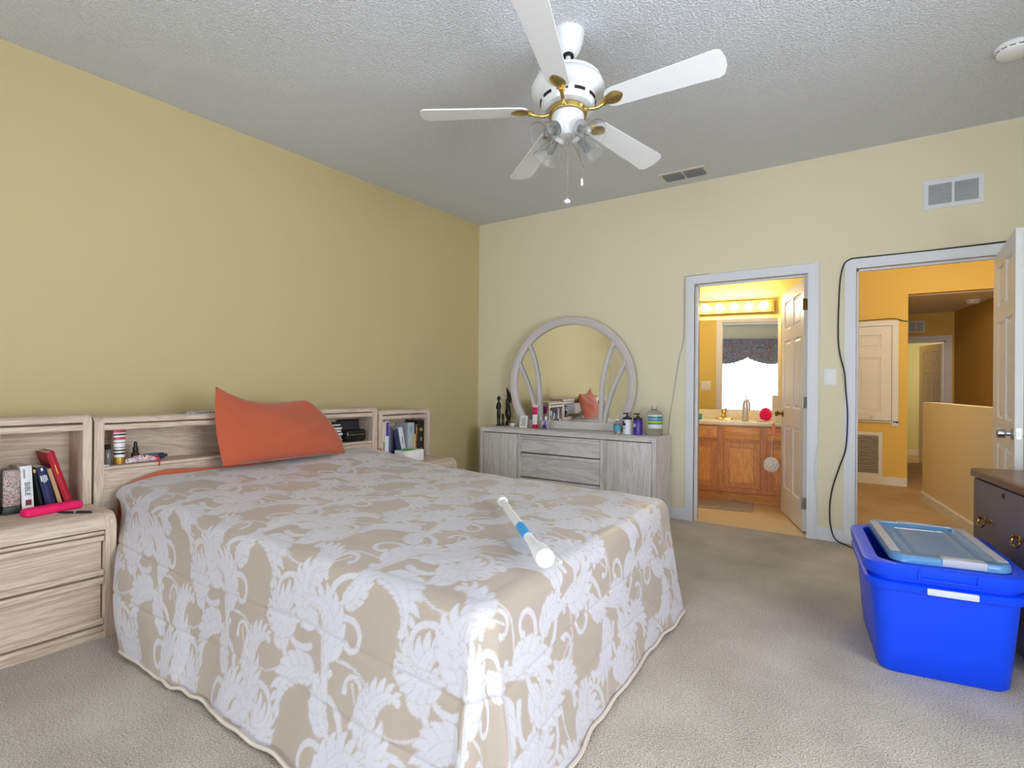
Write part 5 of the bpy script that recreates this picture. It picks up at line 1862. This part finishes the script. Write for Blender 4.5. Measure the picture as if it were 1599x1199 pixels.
# headboard shelf, right end
sk = MB((0.50, -2.27, SH))
rings = []
for k in range(17):
    t = k / 16
    r_ = 0.034 + 0.006 * math.sin(t * 6 * PI) + 0.006 * math.sin(PI * t)
    if k in (0, 16):
        r_ *= 0.8
    rings.append([(0.50 + r_ * 1.05 * math.cos(2 * PI * j / 22), -2.268 + r_ * 1.1 * math.sin(2 * PI * j / 22) - 0.010 * t, SH + 0.145 * t) for j in range(22)])
sk.loft(rings)
o = sk.build("striped_pouch", stripes("zebra_print", [(0.0, K_), (0.12, W_), (0.30, K_), (0.36, W_), (0.48, K_), (0.53, W_), (0.62, K_), (0.66, W_), (0.76, K_), (0.84, W_), (0.90, K_)], 0.0, 0.145, 0.8))
tag(o, "black and white striped pouch on the headboard shelf right of the pillow", "pouch")
tbm = thing("tablet_case", (0.455, -2.105, SH), "black tablet case standing at the back of the headboard shelf's right end", "case")
tbm.rotation_euler = (0, R(-9), 0)
MB().box((-0.012, -0.095, 0.0), (0.004, 0.095, 0.158), 0.006, 3).build("shell", M['black'], tbm)
MB().box((0.004, -0.084, 0.012), (0.0048, 0.084, 0.146), 0.0003, 1).build("screen", mat("dark_screen", srgb(46, 50, 54), 0.15), tbm)
gl = thing("eyeglass_case", (0.515, -2.125, SH), "low glossy black case in front of the tablet case on the headboard shelf", "case")
MB().box((-0.045, -0.098, 0.0), (0.045, 0.088, 0.088), 0.022, 4).build("case_body", mat("gloss_black", srgb(14, 14, 16), 0.15, spec=0.6), gl)
MB().box((0.0445, -0.08, 0.050), (0.0462, 0.07, 0.053)).build("lid_seam", M['chrome'], gl)

# far hutch
Bx = 0.548
book(-1.890, NZ, 0.042, 0.300, 0.13, 0, Bx, bm("cream_cover", (222, 212, 196)), "tall cream book at the left end of the far hutch", marks=[(0.2, 0.5, 0.55, 0.75, bm("olive_print", (90, 90, 70)))])
book(-1.845, NZ, 0.036, 0.306, 0.13, 0, Bx, bm("white_cover_b", (230, 230, 232)), "tall white book with purple band at its top in the far hutch", marks=[(0.62, 0.97, 0.15, 0.85, bm("violet_print", (90, 50, 150)))])
book(-1.806, NZ, 0.022, 0.255, 0.12, 0, Bx, bm("blue_cover", (70, 100, 140)), "slim blue book beside the white book in the far hutch")
book(-1.782, NZ, 0.016, 0.245, 0.12, 0, Bx, bm("brown_cover", (60, 48, 44)), "slim dark brown book left of the leaning navy book in the far hutch")
book(-1.703, NZ, 0.042, 0.235, 0.12, 14, Bx, bm("navy_cover_b", (44, 54, 86)), "navy book leaning in the middle of the far hutch")
book(-1.655, NZ, 0.044, 0.252, 0.12, 13, Bx, bm("pale_grey_cover", (214, 214, 222)), "pale grey book leaning against the navy book in the far hutch", marks=[(0.45, 0.7, 0.4, 0.55, bm("slate_print", (90, 90, 100))), (0.2, 0.3, 0.4, 0.6, dprint)])
book(-1.603, NZ, 0.070, 0.280, 0.14, 0, Bx, bm("grey_blue_cover", (176, 182, 186)), "thick grey blue book with cream pages in the far hutch", marks=[(0.72, 0.90, 0.30, 0.55, bm("sky_print", (110, 160, 210)))])
book(-1.530, NZ, 0.015, 0.185, 0.11, 0, Bx, bm("yellow_cover", (222, 184, 50)), "short yellow book beside the brown patterned book in the far hutch")
book(-1.513, NZ, 0.015, 0.266, 0.11, 0, Bx, bm("rust_cover", (130, 84, 50)), "slim rust book left of the black volume in the far hutch", marks=[(0.7, 0.9, 0.2, 0.8, M['gold']), (0.3, 0.5, 0.2, 0.8, maroon)])
book(-1.496, NZ, 0.074, 0.298, 0.145, 0, Bx + 0.004, bm("black_cover_b", (28, 28, 30)), "thick black volume with gold spine print at the right end of the far hutch", marks=[(0.70, 0.78, 0.3, 0.7, M['gold']), (0.42, 0.52, 0.35, 0.65, M['gold']), (0.18, 0.24, 0.4, 0.6, M['gold'])])
cb = thing("carton", (0.68, -1.72, 0.5592), "white box with green top panel in front of the books on the far nightstand", "box")
MB().box((-0.06, -0.10, 0.0), (0.06, 0.10, 0.086), 0.003, 2).build("box_body", M['white'], cb)
MB().prism([(0.058, -0.095), (0.058, 0.02), (-0.03, 0.05), (-0.055, -0.095)], 2, 0.0862, 0.0872).build("green_panel", bm("leaf_green", (96, 176, 50)), cb, smooth=False)

# on the dresser
b = MB((0.43, -0.20, DZ))
cx, cy = 0.43, -0.20
for s in (-1, 1):
    b.tube([(cx + s * 0.011, cy, DZ + 0.008), (cx + s * 0.011, cy, DZ + 0.05), (cx + s * 0.012, cy, DZ + 0.10), (cx + s * 0.008, cy, DZ + 0.15)], 0.008, 10, [0.009, 0.0075, 0.0115, 0.014])
    b.box((cx + s * 0.012 - 0.011, cy - 0.020, DZ), (cx + s * 0.012 + 0.011, cy + 0.012, DZ + 0.012), 0.004, 2)
    b.tube(spline([(cx + s * 0.018, cy, DZ + 0.228), (cx + s * 0.026, cy - 0.002, DZ + 0.20), (cx + s * 0.020, cy - 0.012, DZ + 0.175), (cx + s * 0.006, cy - 0.018, DZ + 0.172)], 5), 0.006, 8)
b.tube([(cx, cy, DZ + 0.13), (cx, cy, DZ + 0.165), (cx, cy, DZ + 0.20), (cx, cy, DZ + 0.232), (cx, cy, DZ + 0.246), (cx, cy, DZ + 0.262)], 0.02, 14, [0.020, 0.017, 0.020, 0.019, 0.009, 0.009])
b.sphere((cx, cy, DZ + 0.276), 0.019, 1, 1, 1.05, 16)
b.lathe([(0.020, 0.280), (0.021, 0.285), (0.012, 0.295), (0.012, 0.302), (0.004, 0.307)], (cx, cy, DZ), (0, 0, 1), 16)
o = b.build("carved_figure", M['blackwood'], angle=60)
tag(o, "black carved standing figure on the dresser, nearest the corner", "figurine")
b = MB((0.472, -0.185, DZ))
cx, cy = 0.472, -0.185
b.lathe([(0.018, 0.0), (0.017, 0.02), (0.010, 0.05), (0.013, 0.075), (0.015, 0.09), (0.008, 0.098), (0.013, 0.104), (0.014, 0.116), (0.006, 0.122)], (cx, cy, DZ), (0, 0, 1), 20)
tag(b.build("carved_figure", M['blackwood'], angle=60), "smallest black carved figure, between the two taller ones on the dresser", "figurine")
b = MB((0.488, -0.115, DZ))
cx, cy = 0.488, -0.115
sil = [(0.0, -0.002, 0.032), (0.02, 0.0, 0.030), (0.045, 0.004, 0.021), (0.065, 0.006, 0.020), (0.095, 0.004, 0.030), (0.115, 0.001, 0.035), (0.14, -0.002, 0.032), (0.175, -0.002, 0.026), (0.21, -0.006, 0.023), (0.24, -0.010, 0.020), (0.262, -0.010, 0.017), (0.275, -0.004, 0.017)]
b.loft([[(cx + o_ + w_ * math.cos(2 * PI * j / 20), cy + w_ * 0.75 * math.sin(2 * PI * j / 20), DZ + z_) for j in range(20)] for z_, o_, w_ in sil])
cre = [(0.235, 0.030, 0.006, 0.006), (0.25, 0.024, 0.016, 0.012), (0.275, 0.014, 0.026, 0.014), (0.305, 0.010, 0.026, 0.014), (0.335, 0.002, 0.021, 0.012), (0.365, -0.008, 0.013, 0.009), (0.39, -0.018, 0.004, 0.004)]
b.loft([[(cx + o_ + w_ * math.cos(2 * PI * j / 18), cy + d_ * math.sin(2 * PI * j / 18), DZ + z_) for j in range(18)] for z_, o_, w_, d_ in cre])
tag(b.build("carved_figure", M['blackwood'], angle=60), "tall curved black carved figure with a crest on the dresser", "figurine")
dd = thing("trinket_dish", (0.605, -0.20, DZ), "small white footed dish beside the carved figures on the dresser", "dish")
MB().lathe([(0.018, 0.0), (0.016, 0.006), (0.030, 0.012), (0.034, 0.030), (0.031, 0.031), (0.027, 0.016), (0.001, 0.013)], (0, 0, 0), (0, 0, 1), 24).build("bowl", M['white'], dd)
cd = thing("greeting_card", (0.775, -0.262, DZ), "small white printed card leaning upright on the dresser", "card")
cd.rotation_euler = (R(-8), 0, 0)
MB().box((-0.045, -0.001, 0.0), (0.045, 0.001, 0.118)).build("card_sheet", M['white'], cd, smooth=False)
for k in range(6):
    MB().box((-0.030 + 0.004 * (k % 3), -0.0016, 0.020 + 0.014 * k), (0.030 - 0.007 * (k % 2), -0.001, 0.026 + 0.014 * k)).build("print_line", bm("grey_ink", (130, 132, 136)), cd, smooth=False)
PKc, WTc = srgb(214, 30, 110), srgb(236, 232, 234)
tb2 = thing("lotion_tube", (0.915, -0.268, DZ), "pink and white lotion tube standing in front of the mirror", "tube")
MB().lathe([(0.026, 0), (0.027, 0.003), (0.027, 0.038), (0.025, 0.040)], (0, 0, 0), (0, 0, 1), 28).build("cap", bm("magenta_cap", (196, 20, 90), 0.3), tb2)
b = MB(); rings = []
for k in range(9):
    t = k / 8
    a1, a2 = 0.026 * (1 - t) + 0.031 * t, 0.026 * (1 - t) + 0.003 * t
    rings.append([(a1 * math.cos(2 * PI * j / 28), a2 * math.sin(2 * PI * j / 28), 0.040 + 0.190 * t) for j in range(28)])
b.loft(rings)
b.build("tube_body", stripes("pink_print", [(0.0, WTc), (0.12, srgb(170, 220, 225)), (0.15, WTc), (0.50, srgb(170, 20, 80)), (0.58, PKc), (0.86, srgb(228, 200, 214)), (0.94, WTc)], 0.040, 0.230), tb2)
lathe_thing("perfume_bottle", (0.985, -0.268, DZ), [("body", [(0.012, 0), (0.013, 0.003), (0.013, 0.075), (0.007, 0.082)], M['glass']), ("cap", [(0.008, 0.082), (0.008, 0.112), (0.005, 0.115)], M['white'])], "slim clear perfume bottle with white cap before the mirror", "bottle")
pf = thing("perfume_bottle", (1.045, -0.275, DZ), "squat clear perfume bottle with purple design before the mirror", "bottle")
MB().box((-0.032, -0.018, 0.0), (0.032, 0.018, 0.085), 0.006, 2).build("bottle_body", mat("frosted_violet", srgb(200, 196, 226), 0.2, trans=0.3), pf)
MB().prism([(-0.027, 0.006), (0.018, 0.006), (0.012, 0.042), (0.002, 0.038), (0.006, 0.074), (-0.006, 0.070), (-0.004, 0.046), (-0.022, 0.036)], 1, -0.0195, -0.0182).build("purple_print", bm("deep_purple_print", (56, 40, 110)), pf, smooth=False)
MB().lathe([(0.010, 0.085), (0.010, 0.095), (0.014, 0.097), (0.010, 0.120), (0.003, 0.124)], (0, 0, 0), (0, 0, 1), 18).build("stopper", M['white'], pf)
wbt = thing("water_bottle", (1.800, -0.325, DZ), "small clear water bottle with blue label on the dresser", "bottle")
MB().lathe([(0.026, 0), (0.030, 0.006), (0.030, 0.08), (0.028, 0.092), (0.012, 0.115), (0.012, 0.124)], (0, 0, 0), (0, 0, 1), 28).build("bottle_body", M['glass'], wbt)
MB().lathe([(0.0306, 0.030), (0.0306, 0.078)], (0, 0, 0), (0, 0, 1), 28, cap=False).build("label_band", bm("aqua_label", (70, 170, 205)), wbt)
MB().lathe([(0.014, 0.118), (0.014, 0.134), (0.012, 0.136)], (0, 0, 0), (0, 0, 1), 18).build("cap", M['white'], wbt)


def lotion(x, y, m, lab, label):
    t = thing("lotion_pump", (x, y, DZ), label, "lotion bottle")
    MB().lathe([(0.036, 0), (0.040, 0.005), (0.040, 0.115), (0.036, 0.126), (0.034, 0.130)], (0, 0, 0), (0, 0, 1), 32).build("bottle_body", m, t)
    MB().lathe([(0.0385, 0.128), (0.0385, 0.143), (0.036, 0.145)], (0, 0, 0), (0, 0, 1), 28).build("collar", M['black'], t)
    b = MB()
    b.lathe([(0.016, 0.144), (0.016, 0.158), (0.006, 0.160), (0.006, 0.172), (0.014, 0.173), (0.014, 0.184)], (0, 0, 0), (0, 0, 1), 20)
    b.box((-0.040, -0.006, 0.174), (0.014, 0.006, 0.184), 0.002, 1)
    b.build("pump", M['black'], t)
    for z0, z1, a0_, a1_, mm in lab:
        rings = []
        for k in range(9):
            a = -2.05 + a0_ + (a1_ - a0_) * k / 8
            rings.append([(0.0407 * math.cos(a), 0.0407 * math.sin(a), z0), (0.0407 * math.cos(a), 0.0407 * math.sin(a), z1), (0.0398 * math.cos(a), 0.0398 * math.sin(a), z1), (0.0398 * math.cos(a), 0.0398 * math.sin(a), z0)])
        MB().loft(rings).build("label_print", mm, t)
    return t


navy = bm("navy_label", (44, 36, 96))
lotion(1.872, -0.275, mat("white_lotion", srgb(228, 226, 238), 0.25), [(0.075, 0.098, -0.8, 0.5, navy), (0.100, 0.115, -0.5, 0.2, navy), (0.050, 0.056, -0.7, 0.4, navy)], "white lotion pump bottle with black top on the dresser")
lotion(1.970, -0.275, M['purple'], [(0.068, 0.098, -0.8, 0.4, bm("lavender_label", (190, 184, 222))), (0.052, 0.060, -0.8, 0.4, bm("dark_violet_label", (40, 24, 80)))], "purple soap pump bottle with black top on the dresser")
jg = thing("water_jug", (2.085, -0.20, DZ), "large clear plastic water jug with blue label at the right end of the dresser", "jug")
MB().lathe([(0.066, 0), (0.072, 0.006), (0.073, 0.04), (0.070, 0.046), (0.073, 0.052), (0.073, 0.165), (0.068, 0.185), (0.050, 0.205), (0.026, 0.218), (0.022, 0.222), (0.022, 0.236)], (0, 0, 0), (0, 0, 1), 36).build("jug_body", mat("clear_jug_plastic", (0.98, 0.98, 0.98, 1), 0.06, trans=0.95, ior=1.2), jg)
MB().lathe([(0.025, 0.228), (0.026, 0.246), (0.024, 0.248)], (0, 0, 0), (0, 0, 1), 24).build("cap", mat("clear_cap", srgb(226, 230, 232), 0.3, trans=0.4), jg)
rings = []
for k in range(15):
    a = -1.95 + 1.9 * k / 14
    rings.append([(rr * math.cos(a), rr * math.sin(a), z) for rr, z in ((0.0742, 0.06), (0.0742, 0.175), (0.0732, 0.175), (0.0732, 0.06))])
MB().loft(rings).build("label_sheet", stripes("jug_label", [(0.0, srgb(214, 220, 222)), (0.30, srgb(60, 90, 150)), (0.36, srgb(150, 180, 70)), (0.46, srgb(214, 200, 60)), (0.52, srgb(60, 150, 170)), (0.66, srgb(120, 190, 200)), (0.74, srgb(50, 130, 160)), (0.88, srgb(220, 226, 228))], 0.06, 0.175), jg)
